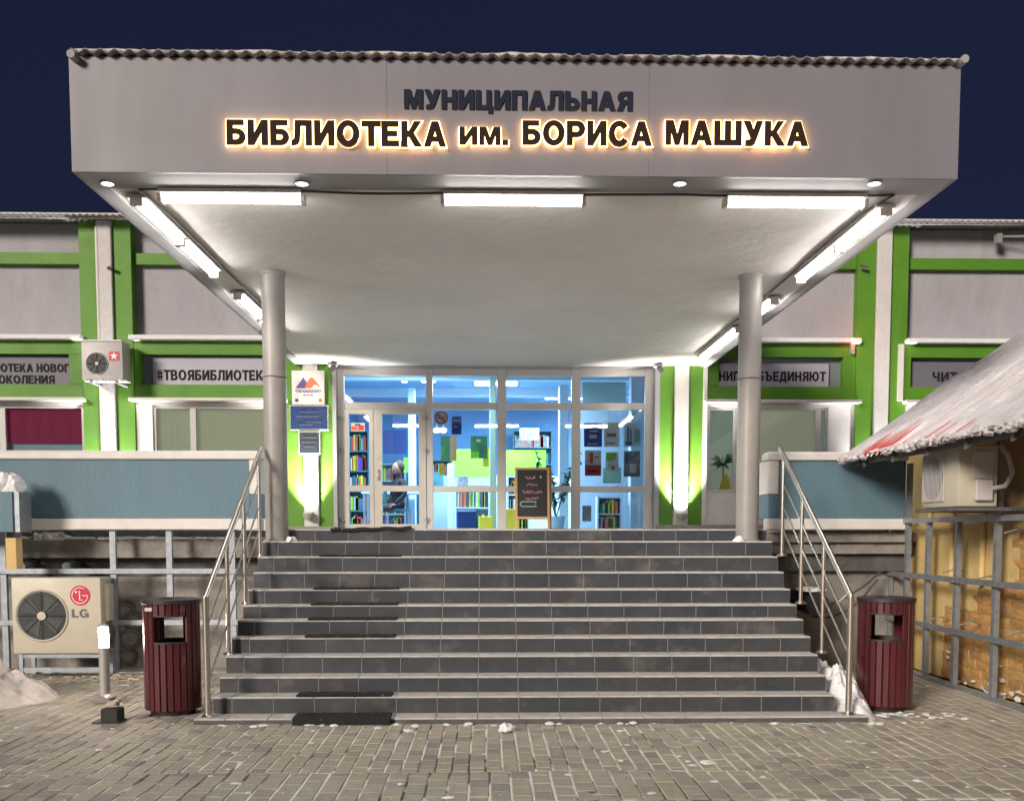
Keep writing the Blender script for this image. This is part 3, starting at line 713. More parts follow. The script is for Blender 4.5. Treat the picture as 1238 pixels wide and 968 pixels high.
# ---- entrance glazing
E0, E1 = fx(408), fx(790)
def ez(py): return at(600, py, DW).z
gl = MB(); yf, yb = DW-.02, DW+.06
T0 = ez(446)
def member(x0, x1, z0, z1, p=0): return box('glazing_bar', 'window_plastic', bd, x0, x1, yf-p, yb, z0, z1, .004)
vx = [(408, 416), (515, 523), (601, 612), (691, 702), (780, 790)]
for a, b in vx: member(fx(a), fx(b), LZ, T0, .012)
for (a, b) in ((416, 515), (523, 601), (612, 691), (702, 780)):
    member(fx(a)+.001, fx(b)-.001, ez(454.5), T0); member(fx(a)+.001, fx(b)-.001, ez(495), ez(487))
    if a != 416:
        member(fx(a)+.001, fx(b)-.001, ez(594.5), ez(587.5)); member(fx(a)+.001, fx(b)-.001, LZ, LZ+.03)
        box('pane', 'pane_glass', bd, fx(a), fx(b), DW+.02, DW+.026, ez(587.6), ez(495)); box('pane', 'pane_glass', bd, fx(a), fx(b), DW+.02, DW+.026, LZ+.03, ez(594.5))
    box('pane', 'pane_glass', bd, fx(a), fx(b), DW+.02, DW+.026, ez(487), ez(454.5))
box('lintel_trim', 'reveal_grey', bd, E0-.05, E1+.05, DW-.06, DW+.06, T0+.001, SOF+.03)
for a, b in ((CXL-.06, E0-.001), (E1+.001, E1+.08)): box('reveal', 'reveal_grey', bd, a, b, DW-.17, DW+.06, LZ, SOF)
for (a, b, g0, g1) in ((416.3, 451, 421, 446), (451.6, 514.7, 461, 506)):
    d_ = MB(); z0, z1 = LZ+.02, ez(495.5)
    d_.box(fx(a), fx(g0), yf-.03, yb-.01, z0, z1); d_.box(fx(g1), fx(b), yf-.03, yb-.01, z0, z1)
    for za, zb in ((z0, LZ+.10), (ez(594), ez(587)), (ez(501), z1)): d_.box(fx(g0)+.0005, fx(g1)-.0005, yf-.029, yb-.011, za, zb)
    d_ = d_.build('door', 'door_plastic', bd, smooth=False)
    for za, zb in ((LZ+.10, ez(594)), (ez(587), ez(501))): box('pane', 'pane_glass', d_, fx(g0), fx(g1), DW+.01, DW+.016, za, zb)
    hx = fx(412.5) if a < 440 else fx(514.6)
    for zp in (506, 545, 628):
        MB().tube([(hx, yf-.045, ez(zp)-.05), (hx, yf-.045, ez(zp)+.05)], .014, 8).build('hinge', 'white_metal', d_)
        box('hinge_arm', 'white_metal', d_, hx-.05, hx+.05, yf-.04, yf-.032, ez(zp)-.02, ez(zp)+.02)
    if a > 440:
        for zp in (555, 570, 577): MB().disc((fx(456.5), ez(zp)), .012, 10, lambda u, w, d: (u, d, w), yf-.045, yf-.03).build('lock', 'steel', d_)
        MB().tube([(fx(456), yf-.03, ez(568)), (fx(456), yf-.08, ez(568)), (fx(456), yf-.08, ez(580)), (fx(456), yf-.03, ez(580))], .01, 8).build('handle', 'steel', d_)
# ---- interior shell
RB = DW+7.5
IX0, IX1 = CXL-.7, CXR+1.2
RC = ez(443)+.25
box('room_floor', 'room_floor', bd, IX0, IX1, DW+.31, RB, LZ-.12, LZ-.02)
box('room_ceiling', 'room_blue', bd, IX0, IX1, DW+.31, RB, RC, RC+.1)
box('room_wall', 'room_blue', bd, IX0, IX1, RB, RB+.1, LZ-.1, RC)
box('room_wall', 'room_blue', bd, IX0-.1, IX0, DW+.31, RB+.1, LZ-.1, RC)
box('room_wall', 'room_pale', bd, IX1, IX1+.1, DW+.31, RB+.1, LZ-.1, RC)
def rbox(nm, m, label, cat, px0, px1, py0, py1, Y, d, group=None, bevel=0):
    a = at(px0, py1, Y); b = at(px1, py0, Y); z0 = max(a.z, LZ-.02)
    return solo(MB().box(a.x, b.x, Y, Y+d, z0, b.z), nm, m, label, cat, ((a.x+b.x)/2, Y+d/2, z0), group, bevel=bevel)
# ceiling beams and columns inside
for i, py_ in enumerate((466, 478)):
    Yb = DW+2+i*2.2; b = at(500, py_, Yb)
    box('ceiling_beam', 'room_pale', bd, IX0+.01, IX1-.01, Yb, Yb+.2, RC-.16, RC-.002)
for (a, b, m, Yc) in ((494, 502, 'room_pale', DW+3.0), (592, 600, 'room_green_grey', DW+1.6), (676, 687, 'room_pale', DW+2.5), (762, 792, 'room_pale', DW+1.2), (541, 549, 'room_pale', DW+2.2)):
    p, q = at(a, 600, Yc), at(b, 600, Yc)
    zt_ = RC-.17 if a != 541 else at(545, 560, Yc).z
    box('room_column', m, bd, p.x, q.x, Yc, Yc+.3, LZ-.019, zt_, .01)
def shelf(px0, px1, py0, py1, Y, m, label, rows=3):
    a, b = at(px0, py1, Y), at(px1, py0, Y); z0 = max(a.z, LZ-.019); z1 = b.z; r = empty('bookshelf', ((a.x+b.x)/2, Y+.15, z0), label, 'bookshelf')
    box('side_panel', m, r, a.x, a.x+.03, Y, Y+.3, z0, z1); box('side_panel', m, r, b.x-.03, b.x, Y, Y+.3, z0, z1)
    box('back_panel', m, r, a.x+.031, b.x-.031, Y+.28, Y+.3, z0, z1)
    for i in range(rows+1):
        z = z0+(z1-z0-.03)*i/rows; box('shelf', m, r, a.x+.031, b.x-.031, Y, Y+.279, z, z+.025)
    for i in range(rows):
        zb_ = z0+(z1-z0-.03)*i/rows+.026; h = (z1-z0)/rows*.75; q = MB(); x = a.x+.05
        while x < b.x-.1:
            w = random.uniform(.02, .045)
            q.box(x, x+w, Y+.05, Y+.25, zb_, zb_+h*random.uniform(.7, 1)); x += w+.004
        q.build('books', random.choice(['room_teal', 'poster_photo', 'poster_navy']), r, smooth=False)
    for mm_ in ('red_ink', 'room_yellow', 'poster_white', 'room_lime', 'logo_orange'):
        q = MB()
        for k in range(rows*2):
            zb_ = z0+(z1-z0-.03)*random.randrange(rows)/rows+.026; h = (z1-z0)/rows*random.uniform(.55, .8); x = random.uniform(a.x+.05, max(a.x+.06, b.x-.1))
            q.box(x, x+random.uniform(.02, .05), Y+.04, Y+.2, zb_, zb_+h)
        tag(q.build('bright_books', mm_, r, smooth=False), kind='stuff')
shelf(550, 592, 585, 645, DW+3.2, 'room_pale', 'pale low bookshelf seen behind the middle left pane', 2)
shelf(613, 640, 575, 645, DW+3.0, 'room_pale', 'pale bookshelf behind the chalkboard sign', 3)
shelf(418, 446, 520, 645, DW+4.0, 'room_teal', 'tall teal bookshelf seen through the narrow door leaf', 5)
shelf(722, 752, 600, 645, DW+1.4, 'room_pale', 'low bookshelf behind the right lower pane', 2)
shelf(520, 560, 556, 645, DW+6.9, 'room_teal', 'tall dark bookshelf against the back wall, left of centre', 5)
shelf(620, 668, 520, 645, DW+6.9, 'room_teal', 'tall dark bookshelf against the back wall, right of centre', 6)
shelf(456, 490, 560, 645, DW+6.9, 'room_pale', 'pale bookshelf against the back wall behind the door', 4)
rbox('display_board', 'poster_photo', 'dark notice board deep in the hall beside the plant', 'board', 628, 652, 517, 532, DW+5.2, .04)
rbox('display_board', 'room_teal', 'small teal board deep in the hall under the no smoking sign', 'board', 524, 536, 570, 590, DW+3.8, .04)
rbox('display_board', 'poster_photo', 'dark board low behind the middle left pane', 'board', 553, 566, 575, 588, DW+2.9, .04)
rbox('partition', 'room_lime', 'bright lime green partition board behind the middle panes', 'partition', 546, 593, 543, 577, DW+4.5, .05)
rbox('partition', 'room_lime', 'bright lime green partition behind the chalkboard and plant', 'partition', 606, 660, 544, 574, DW+4.0, .05)
rbox('partition', 'room_lime', 'small lime green board seen through the door leaf', 'partition', 488, 502, 553, 571, DW+3.5, .05)
rbox('counter', 'room_pale', 'long pale library desk deep inside the hall', 'counter', 520, 700, 575, 640, DW+6.2, .5, bevel=.01)
rbox('screen_panel', 'room_navy', 'deep blue panel hanging behind the door leaf', 'panel', 463, 491, 520, 548, DW+5.0, .04)
rbox('pouf', 'room_navy', 'square navy blue pouf on the floor behind the middle left pane', 'pouf', 552, 577, 616, 645, DW+1.0, .5, bevel=.03)
rbox('storage_box', 'room_yellow', 'yellow green box right of the navy pouf', 'box', 579, 596, 624, 645, DW+.9, .4, bevel=.01)
rbox('storage_box', 'room_yellow', 'yellow box with paper sheet left of the chalkboard legs', 'box', 610, 628, 615, 645, DW+1.1, .4, bevel=.01)
rbox('wall_panel', 'room_green_grey', 'green grey wall panel behind the upper right pane', 'panel', 704, 757, 450, 492, DW+3.2, .06)
rbox('wall_panel', 'room_pale', 'pale sky wall panel behind the posters', 'panel', 700, 760, 496, 645, DW+3.4, .06)
# posters on the glass (inside face)
def poster(px0, px1, py0, py1, m, label, Y=None, deco=None):
    Y = Y or DW+.032; a, b = at(px0, py1, Y), at(px1, py0, Y)
    r = empty('poster', ((a.x+b.x)/2, Y, a.z), label, 'poster', 'posters behind the entrance glass')
    box('sheet', m, r, a.x, b.x, Y, Y+.003, a.z, b.z)
    if deco:
        for (u0, u1, v0, v1, mm) in deco:
            q = MB().box(a.x+(b.x-a.x)*u0, a.x+(b.x-a.x)*u1, Y-.003, Y-.0005, a.z+(b.z-a.z)*v0, a.z+(b.z-a.z)*v1); q.build('print', mm, r, smooth=False)
    return r
poster(546, 558, 503, 525, 'poster_navy', 'navy blue poster with small white heading beside the no smoking sign', None, [(.15, .85, .72, .80, 'poster_white'), (.2, .6, .4, .45, 'poster_white')])
poster(533, 544, 527, 557, 'poster_green', 'green leaf coloured poster below the no smoking sign', DW+.6)
poster(544.5, 552, 527, 557, 'wood', 'brown poster beside the green one', DW+.6)
poster(569, 589, 527, 554, 'poster_green', 'dark and light green poster in the middle left pane', DW+.6, [(.0, .5, 0, .3, 'room_lime'), (.35, .6, .75, .85, 'poster_white')])
poster(584, 591, 540, 564, 'room_yellow', 'yellow poster edge beside the green poster', DW+.7)
poster(706, 728, 511, 540, 'poster_navy', 'navy blue poster at top left of the right pane', None, [(.3, .7, .35, .5, 'poster_white'), (.3, .75, .62, .68, 'poster_white'), (.2, .8, .1, .14, 'poster_white')])
poster(730, 749, 510, 540, 'poster_white', 'pale poster with dark tilted car shape at top middle', None, [(.2, .8, .4, .55, 'grey_ink'), (.15, .7, .12, .17, 'grey_ink')])
poster(754, 775, 510, 540, 'room_pale', 'pale blue poster with dark eiffel like figure at top right', None, [(.1, .5, .08, .2, 'grey_ink'), (.2, .3, .2, .8, 'grey_ink'), (.38, .45, .2, .7, 'grey_ink'), (.6, .95, .2, .7, 'room_green_grey')])
poster(707, 727, 544, 575, 'poster_white', 'white poster with red lower half', None, [(0, 1, 0, .42, 'red_ink'), (.3, .5, .5, .9, 'red_ink'), (.6, .85, .7, .76, 'grey_ink'), (.15, .85, .15, .2, 'poster_white')])
poster(732, 748, 546, 570, 'poster_white', 'white poster with green triangle', None, [(.05, .5, .55, .95, 'room_lime'), (.5, .8, .65, .95, 'room_lime'), (.45, .7, .1, .3, 'grey_ink'), (.2, .35, .2, .35, 'room_lime')])
poster(729, 751, 565, 584, 'poster_mint', 'mint green poster under the green triangle one', DW+.2)
poster(754, 774, 545, 576, 'poster_photo', 'dark photo collage poster at the right edge', None, [(.35, .75, .15, .5, 'poster_white'), (.1, .3, .6, .9, 'grey_ink')])
poster(704, 715, 611, 630, 'poster_photo', 'small dark photo poster in the lower right pane', DW+.3)
poster(424, 441, 511, 521, 'poster_white', 'small white and orange notice on the narrow door leaf', DW+.006, [(.05, .5, .1, .6, 'logo_orange'), (.55, .95, .1, .7, 'red_ink'), (.3, .7, .65, .9, 'grey_ink')])
poster(531, 537, 560, 574, 'room_yellow', 'yellow warning triangle sticker in the middle left pane')
# no smoking sign
c = at(533.5, 505, DW+.032); r = empty('no_smoking_sign', c, 'round red no smoking sticker on the middle left pane', 'sign'); fn = lambda u, w, d: (u, d, w)
MB().disc((c.x, c.z), .11, 24, fn, DW+.029, DW+.032).build('disc', 'poster_white', r)
q = MB(); n = 28
q.add([(c.x+rr*math.cos(2*math.pi*k/n), yy, c.z+rr*math.sin(2*math.pi*k/n)) for rr, yy in ((.11, DW+.026), (.085, DW+.026)) for k in range(n)], [(k, (k+1) % n, n+(k+1) % n, n+k) for k in range(n)]); q.build('ring', 'red_ink', r)
q = MB(); q.add([(c.x-.075, DW+.025, c.z+.055), (c.x-.055, DW+.025, c.z+.075), (c.x+.075, DW+.025, c.z-.055), (c.x+.055, DW+.025, c.z-.075)], [(0, 1, 2, 3)]); q.build('bar', 'red_ink', r)
MB().box(c.x-.06, c.x+.05, DW+.027, DW+.0285, c.z-.012, c.z+.012).build('cigarette', 'grey_ink', r)
# interior lamps
SPOTN = ['in the upper row left of the pale column, over the door', 'in the upper row right of the pale column, over the door', 'in the lower row left of the pale column, over the door', 'in the lower row right of the pale column, over the door',
         'at the left end of the middle left top pane', 'in the upper row at the right end of the middle left top pane', 'in the lower row at the right end of the middle left top pane', 'in the upper row at the left end of the middle right top pane', 'in the lower row at the left end of the middle right top pane',
         'deep in the hall below the no smoking sign, right one', 'deep in the hall below the no smoking sign, left one']
for i, (px_, py_, Yl) in enumerate(((489, 459, 3), (513, 459, 3), (492, 471, 4.5), (514, 471, 4.5), (523, 459, 3), (591, 460, 3), (590, 471, 4.5), (617, 460, 3), (616, 471, 4.5), (536, 520, 6), (528, 520, 6))):
    p = at(px_, py_, DW+Yl)
    r = empty('ceiling_spot', p, 'hall lamp '+SPOTN[i], 'ceiling lamp', 'small lamps on the hall ceiling')
    MB().lathe(p, [(.001, -.05), (.05, -.045), (.075, 0), (.05, .045), (.001, .05)], 16).build('bulb', 'lamp_glow', r)
    MB().tube([p+Vector((0, 0, .045)), (p.x, p.y, RC)], .012, 6).build('stem', 'white_metal', r)
for i, (px_, Yl) in enumerate(((500, 3.6), (600, 2.6), (690, 3.4))):
    p = at(px_, 518, DW+Yl); l_ = bpy.data.lights.new('hall_lamp', 'AREA'); l_.shape = 'RECTANGLE'; l_.size = 1.6; l_.size_y = .8; l_.energy = ROOM; l_.color = (.85, .94, 1)
    o = bpy.data.objects.new('hall_lamp', l_); COL.objects.link(o); o.location = (p.x, DW+1.2+i*1.9, RC-.2)
    r = empty('ceiling_panel_lamp', (p.x, DW+1.2+i*1.9, RC-.06), ['white ceiling panel lamp nearest the entrance doors', 'white ceiling panel lamp in the middle of the hall', 'white ceiling panel lamp at the back of the hall'][i], 'ceiling lamp', 'panel lamps on the hall ceiling')
    box('panel', 'lamp_glow', r, p.x-.4, p.x+.4, DW+1.0+i*1.9, DW+1.4+i*1.9, RC-.08, RC-.04); box('frame', 'white_metal', r, p.x-.42, p.x+.42, DW+.98+i*1.9, DW+1.42+i*1.9, RC-.039, RC-.003)
    o.parent = r; o.location = (0, 0, -.06); o.name = 'lamp_light'
# plant behind the pane
def leafy(name, base, h, w, nl, label, m='leaf', ll=.16, group=None):
    r = empty(name, base, label, 'plant', group); st_ = MB()
    MB().lathe(base, [(.001, 0), (.12, 0), (.16, .26), (.14, .26), (.13, .22), (.001, .22)], 16).build('pot', 'room_pale', r)
    lf = MB()
    for s_ in range(7):
        a = random.uniform(0, 6.28); tip = Vector((base[0]+math.cos(a)*w*.5, base[1]+math.sin(a)*w*.5, base[2]+h*random.uniform(.6, 1)))
        b0 = Vector(base)+Vector((0, 0, .22)); mid = (b0+tip)/2+Vector((0, 0, .12))
        pts = [b0.lerp(mid, t)*(1-t)+mid.lerp(tip, t)*t for t in [i/6 for i in range(7)]]
        st_.tube(pts, .01, 5)
        for k in range(nl):
            t = random.uniform(.3, 1); i = min(5, int(t*6)); p = pts[i].lerp(pts[i+1], t*6-i)
            d = Vector((random.gauss(0, 1), random.gauss(0, 1), random.gauss(-.1, .6))).normalized(); u = d.cross(Vector((0, 0, 1))).normalized()*ll*.28
            q = p+d*ll*random.uniform(.6, 1.1)
            lf.add([p, p.lerp(q, .5)+u, q+Vector((0, 0, -.03)), p.lerp(q, .5)-u], [(0, 1, 2), (0, 2, 3)])
    st_.build('stem', 'leaf', r); lf.build('leaves', m, r, smooth=False, normals=False)
p = at(672, 640, DW+.9); leafy('potted_plant', (p.x, p.y, LZ-.018), 1.45, .75, 26, 'tall leafy green plant behind the pane right of the chalkboard')
p = at(735, 640, DW+.5)
# people silhouettes behind the doors: one seated person in a dark coat seen from the side
def person(base, hgt_, coat, label, seated=False):
    r = empty('person', base, label, 'person')
    me = bpy.data.meshes.new('body'); k = hgt_/1.7; bx_, by_, bz_ = 0, 0, 0
    J = {'pel': (0, 0, .93), 'ch': (0, .02, 1.22), 'nk': (0, .02, 1.45), 'hd': (0, 0, 1.56), 'lh': (-.1, 0, .88), 'lk': (-.11, -.03, .48), 'la': (-.12, .03, .08), 'lf': (-.13, -.12, .04),
         'rh': (.1, 0, .88), 'rk': (.12, -.02, .48), 'ra': (.13, .04, .08), 'rf': (.14, -.11, .04), 'ls': (-.19, .02, 1.38), 'le': (-.25, 0, 1.1), 'lw': (-.2, -.16, .93), 'rs': (.19, .02, 1.38), 're': (.26, .02, 1.1), 'rw': (.2, -.15, .95)}
    if seated:
        for a, b in (('lk', (-.12, -.42, .86)), ('la', (-.12, -.42, .47)), ('lf', (-.12, -.56, .42)), ('rk', (.12, -.42, .86)), ('ra', (.12, -.42, .47)), ('rf', (.12, -.56, .42))): J[a] = b
    rad = dict(pel=.15, ch=.16, nk=.06, hd=.06, lh=.1, lk=.07, la=.05, lf=.045, rh=.1, rk=.07, ra=.05, rf=.045, ls=.07, le=.052, lw=.035, rs=.07, re=.052, rw=.035)
    nm = list(J); ed = [('pel', 'ch'), ('ch', 'nk'), ('nk', 'hd'), ('pel', 'lh'), ('lh', 'lk'), ('lk', 'la'), ('la', 'lf'), ('pel', 'rh'), ('rh', 'rk'), ('rk', 'ra'), ('ra', 'rf'), ('ch', 'ls'), ('ls', 'le'), ('le', 'lw'), ('ch', 'rs'), ('rs', 're'), ('re', 'rw')]
    dz = -.43 if seated else 0
    me.from_pydata([(J[a][0]*k, J[a][1]*k, (J[a][2]+dz)*k) for a in nm], [(nm.index(a), nm.index(b)) for a, b in ed], [])
    o = bpy.data.objects.new('body', me); COL.objects.link(o); o.parent = r
    sk = o.modifiers.new('skin', 'SKIN')
    for i, a in enumerate(nm): me.skin_vertices[0].data[i].radius = (rad[a]*k, rad[a]*k*(.75 if a in ('ch', 'pel') else 1))
    me.skin_vertices[0].data[0].use_root = True
    su = o.modifiers.new('sub', 'SUBSURF'); su.levels = su.render_levels = 2
    me.materials.append(M[coat])
    hz_ = (1.60+dz)*k
    h_ = MB(); h_.blob((0, -.01, hz_), .085*k, .1*k, .125*k, .02, 3, 1, False); hd = h_.build('head', 'skin', r, local=True)
    MB().blob((0, .035, hz_+.035), .10*k, .10*k, .125*k, .04, 3, 2, False).build('hair', 'hair', hd, local=True)
    MB().blob((0, -.105*k, hz_-.01), .014, .02, .022, 0, 1, 1, False).build('nose', 'skin', hd, local=True)
    for s_ in (-1, 1):
        hh = MB(); w = J['lw' if s_ < 0 else 'rw']; wv = Vector((w[0]*k, w[1]*k, (w[2]+dz)*k))
        hh.blob(wv+Vector((0, -.03, -.03)), .03, .045, .018, .02, 2, 3, False)
        for f_ in range(4): hh.tube([wv+Vector(((f_-1.5)*.016, -.06, -.035)), wv+Vector(((f_-1.5)*.018, -.09, -.05)), wv+Vector(((f_-1.5)*.018, -.10, -.075))], .008, 6)
        hh.tube([wv+Vector((-s_*.025, -.03, -.03)), wv+Vector((-s_*.045, -.06, -.045))], .009, 6)
        hh.build('hand', 'skin', r, local=True)
    return r
p = at(478, 640, DW+1.7); person((p.x+.05, p.y, LZ-.02), 1.62, 'coat_dark', 'seated person in dark clothes behind the right door leaf', True).rotation_euler = (0, 0, R(-60))
ch = empty('chair', (p.x+.05, p.y, LZ-.02), 'plain chair under the seated person behind the door', 'chair')
box('seat', 'room_teal', ch, p.x-.17, p.x+.27, p.y-.22, p.y+.22, LZ+.34, LZ+.385); box('backrest', 'room_teal', ch, p.x-.19, p.x-.16, p.y-.22, p.y+.22, LZ+.45, LZ+.8)
for a in (-.15, .25):
    for b in (-.2, .2): MB().tube([(p.x+a, p.y+b, LZ-.02), (p.x+a, p.y+b, LZ+.34)], .015, 6).build('leg', 'steel', ch)
# table interior
t_ = at(478, 600, DW+2.6); tb = empty('table', (t_.x, t_.y, LZ-.02), 'pale reading table behind the door leaf', 'table')
box('tabletop', 'room_pale', tb, t_.x-.6, t_.x+.6, t_.y-.3, t_.y+.3, LZ+.68, LZ+.72)
for a in (-.55, .55):
    for b in (-.25, .25): MB().tube([(t_.x+a, t_.y+b, LZ-.02), (t_.x+a, t_.y+b, LZ+.68)], .02, 8).build('leg', 'steel', tb)
# ---- chalkboard A-frame
YC = DW-.9
a, b = at(623, 627, YC), at(665, 564, YC)
cbx = empty('chalkboard_sign', ((a.x+b.x)/2, YC, LZ), 'wood framed A-board chalkboard with pink chalk writing before the entrance', 'A-board')
def slant(m, nm, mm, par, y_off=0, lean=.18):
    z0, z1 = LZ, b.z
    m.v = [(x, y+(z-z0)/(z1-z0)*lean, z) for x, y, z in m.v]; return m.build(nm, mm, par, smooth=False)
w = .035
fx0, fx1, fz0, fz1 = a.x, b.x, a.z, b.z
f1 = MB(); f1.box(fx0, fx0+w, YC, YC+.03, LZ+.0, fz1); f1.box(fx1-w, fx1, YC, YC+.03, LZ+.0, fz1)
f1.box(fx0+w, fx1-w, YC+.001, YC+.029, fz1-w, fz1-.001); f1.box(fx0+w, fx1-w, YC+.001, YC+.029, fz0, fz0+w)
fo = slant(f1, 'frame', 'wood', cbx)
slant(MB().box(fx0+w-.002, fx1-w+.002, YC+.012, YC+.02, fz0+w, fz1-w), 'board', 'chalkboard', cbx)
f2 = MB(); f2.box(fx0+.03, fx0+.03+w, YC+.06, YC+.09, LZ, fz1); f2.box(fx1-w+.01, fx1+.01, YC+.06, YC+.09, LZ, fz1); f2.box(fx0+w, fx1-w, YC+.061, YC+.089, fz0, fz0+w)
slant(f2, 'rear_frame', 'wood', cbx, 0, -.0) if False else None
f3 = MB(); zz0, zz1 = LZ, fz1
for xx in (fx0+.02, fx1-w+.06):
    f3.add([(xx, YC+.55, zz0), (xx+w, YC+.55, zz0), (xx+w, YC+.58, zz0), (xx, YC+.58, zz0), (xx-.02, YC+.2, zz1), (xx+w-.02, YC+.2, zz1), (xx+w-.02, YC+.23, zz1), (xx-.02, YC+.23, zz1)], [(3, 2, 1, 0), (4, 5, 6, 7), (0, 1, 5, 4), (1, 2, 6, 5), (2, 3, 7, 6), (3, 0, 4, 7)])
f3.build('rear_frame', 'wood', cbx, smooth=False)
f4 = MB(); k0 = (fz0-LZ)/(fz1-LZ)
f4.add([(fx0+.04, YC+.55-.35*k0, fz0), (fx1+.04, YC+.55-.35*k0, fz0), (fx1+.02, YC+.2, fz1), (fx0+.02, YC+.2, fz1), (fx0+.04, YC+.56-.35*k0, fz0), (fx1+.04, YC+.56-.35*k0, fz0), (fx1+.02, YC+.21, fz1), (fx0+.02, YC+.21, fz1)], [(0, 1, 2, 3), (7, 6, 5, 4), (0, 4, 5, 1), (1, 5, 6, 2), (2, 6, 7, 3), (3, 7, 4, 0)])
f4.build('rear_board', 'chalkboard', cbx, smooth=False)
def scrib(px0, px1, py, amp, m, seed, par=cbx):
    rnd = random.Random(seed); q = MB(); pts = []; n = int((px1-px0)*1.6)
    for i in range(n+1):
        p_ = at(px0+(px1-px0)*i/n, py-amp*rnd.choice([0, 1, .6, -.3])*.5, YC)
        z = p_.z; pts.append((p_.x, YC+.010+(z-LZ)/(b.z-LZ)*.18, z))
    q.tube(pts, .006, 5); q.build('chalk_writing', m, par)
for (u, v_, y_, am, mm, sd2) in ((636, 648, 577, 5, 'chalk_pink', 1), (637, 650, 586, 5, 'chalk_pink', 2), (632, 656, 595, 5, 'chalk_pink', 3), (636, 652, 603, 4, 'chalk_pink', 4), (653, 656, 576, 7, 'chalk_white', 6)): scrib(u, v_, y_, am, mm, sd2)
def rr(px0, px1, py0, py1, m):
    P_ = lambda x, y: (lambda q: (q.x, YC+.010+(q.z-LZ)/(b.z-LZ)*.18, q.z))(at(x, y, YC)); MB().tube([P_(px0, py0), P_(px1, py0), P_(px1-2, (py0+py1)/2), P_(px1, py1), P_(px0, py1), P_(px0-2, (py0+py1)/2), P_(px0, py0)], .009, 5).build('chalk_drawing', m, cbx)
rr(631, 649, 606, 612, 'chalk_green')
# ------------------------------------------------------------------ sconces, plaques, cameras
for c_, t in ((pl[2]-.03, 'left'), (pl[3]-.0, 'right')):
    zs = at(374, 622, DW).z; r = empty('wall_light', (c_, DW-.25, zs), 'round wall uplight glowing at the foot of the white band %s of the doors' % t, 'wall light', 'uplights at the entrance pilasters')
    yl_ = DW-.30
    MB().lathe((c_, yl_, zs), [(.001, -.09), (.05, -.085), (.085, -.04), (.09, .02), (.07, .03), (.065, -.03), (.001, -.04)], 24).build('bowl', 'white_metal', r)
    MB().lathe((c_, yl_, zs), [(.001, .012), (.04, .006), (.062, -.02)], 20).build('lens', 'sconce_glow', r)
    MB().tube([(c_, DW-.189, zs-.03), (c_, yl_+.06, zs-.03)], .02, 8).build('bracket', 'white_metal', r)
    l_ = bpy.data.lights.new('uplight', 'SPOT'); l_.energy = SCONCE; l_.color = (1, .95, .84); l_.spot_size = R(84); l_.spot_blend = 1; l_.shadow_soft_size = .04
    o = bpy.data.objects.new('lamp_light', l_); COL.objects.link(o); o.parent = r; o.location = (0, yl_-(DW-.25), .035); o.rotation_euler = (R(180-20), 0, 0)
for i_, t in ((1, 'left'), (4, 'right')):
    c_ = pl[i_]; r = empty('wall_light', (c_, DW-.28, FB+.1), 'uplight glowing at the foot of the outer white pilaster on the %s, behind the parapet' % t, 'wall light')
    MB().lathe((c_, DW-.30, FB+.1), [(.001, -.09), (.05, -.085), (.085, -.04), (.09, .02), (.07, .03), (.065, -.03), (.001, -.04)], 24).build('bowl', 'white_metal', r)
    MB().lathe((c_, DW-.30, FB+.1), [(.001, .012), (.04, .006), (.062, -.02)], 20).build('lens', 'sconce_glow', r)
    l_ = bpy.data.lights.new('uplight', 'SPOT'); l_.energy = SCONCE*.75; l_.color = (1, .97, .95); l_.spot_size = R(76); l_.spot_blend = 1; l_.shadow_soft_size = .04
    o = bpy.data.objects.new('lamp_light', l_); COL.objects.link(o); o.parent = r; o.location = (0, -.03, .04); o.rotation_euler = (R(180-18), 0, 0)
def plate(name, px0, px1, py0, py1, m, edge, label, Y, lines=(), col='white_ink'):
    a, b = at(px0, py1, Y), at(px1, py0, Y); r = empty(name, ((a.x+b.x)/2, Y, a.z), label, 'plaque')
    box('plate', edge, r, a.x, b.x, Y, Y+.02, a.z, b.z, .003); box('face', m, r, a.x+.02, b.x-.02, Y-.004, Y-.0005, a.z+.02, b.z-.02)
    q = MB()
    for (u0, u1, v) in lines:
        x = a.x+(b.x-a.x)*u0; xe = a.x+(b.x-a.x)*u1; zz = a.z+(b.z-a.z)*v; rnd = random.Random(int(v*100))
        while x < xe:
            w_ = rnd.uniform(.012, .05); q.box(x, min(x+w_, xe), Y-.007, Y-.0042, zz, zz+.016); x += w_+.012
    if lines: tag(q.build('print_lines', col, r, smooth=False), kind='stuff')
    return r, a, b
yp = DW-.215
r, a, b = plate('library_plaque', 353, 392, 448, 489, 'poster_white', 'white_trim', 'white poster with red and violet mountain logo at the entrance', yp, [(.1, .9, .40), (.15, .85, .36), (.35, .65, .26)], 'logo_purple')
U = lambda u, v: (a.x+(b.x-a.x)*u, a.z+(b.z-a.z)*v)
MB().prism([U(.12, .48), U(.36, .80), U(.48, .62), U(.44, .48)], fn, yp-.009, yp-.005).build('mountain_logo', 'logo_purple', r, smooth=False)
MB().prism([U(.40, .50), U(.47, .64), U(.58, .80), U(.66, .78), U(.78, .64), U(.88, .52), U(.70, .60), U(.58, .48)], fn, yp-.010, yp-.006).build('mountain_logo', 'logo_orange', r, smooth=False)
MB().box(*[q for q in (U(.1, .08)[0], U(.2, .08)[0], yp-.008, yp-.005, U(.1, .08)[1], U(.1, .17)[1])]).build('mark', 'plaque_blue', r, smooth=False)
MB().box(*[q for q in (U(.82, .08)[0], U(.92, .08)[0], yp-.008, yp-.005, U(.1, .08)[1], U(.1, .17)[1])]).build('mark', 'logo_orange', r, smooth=False)
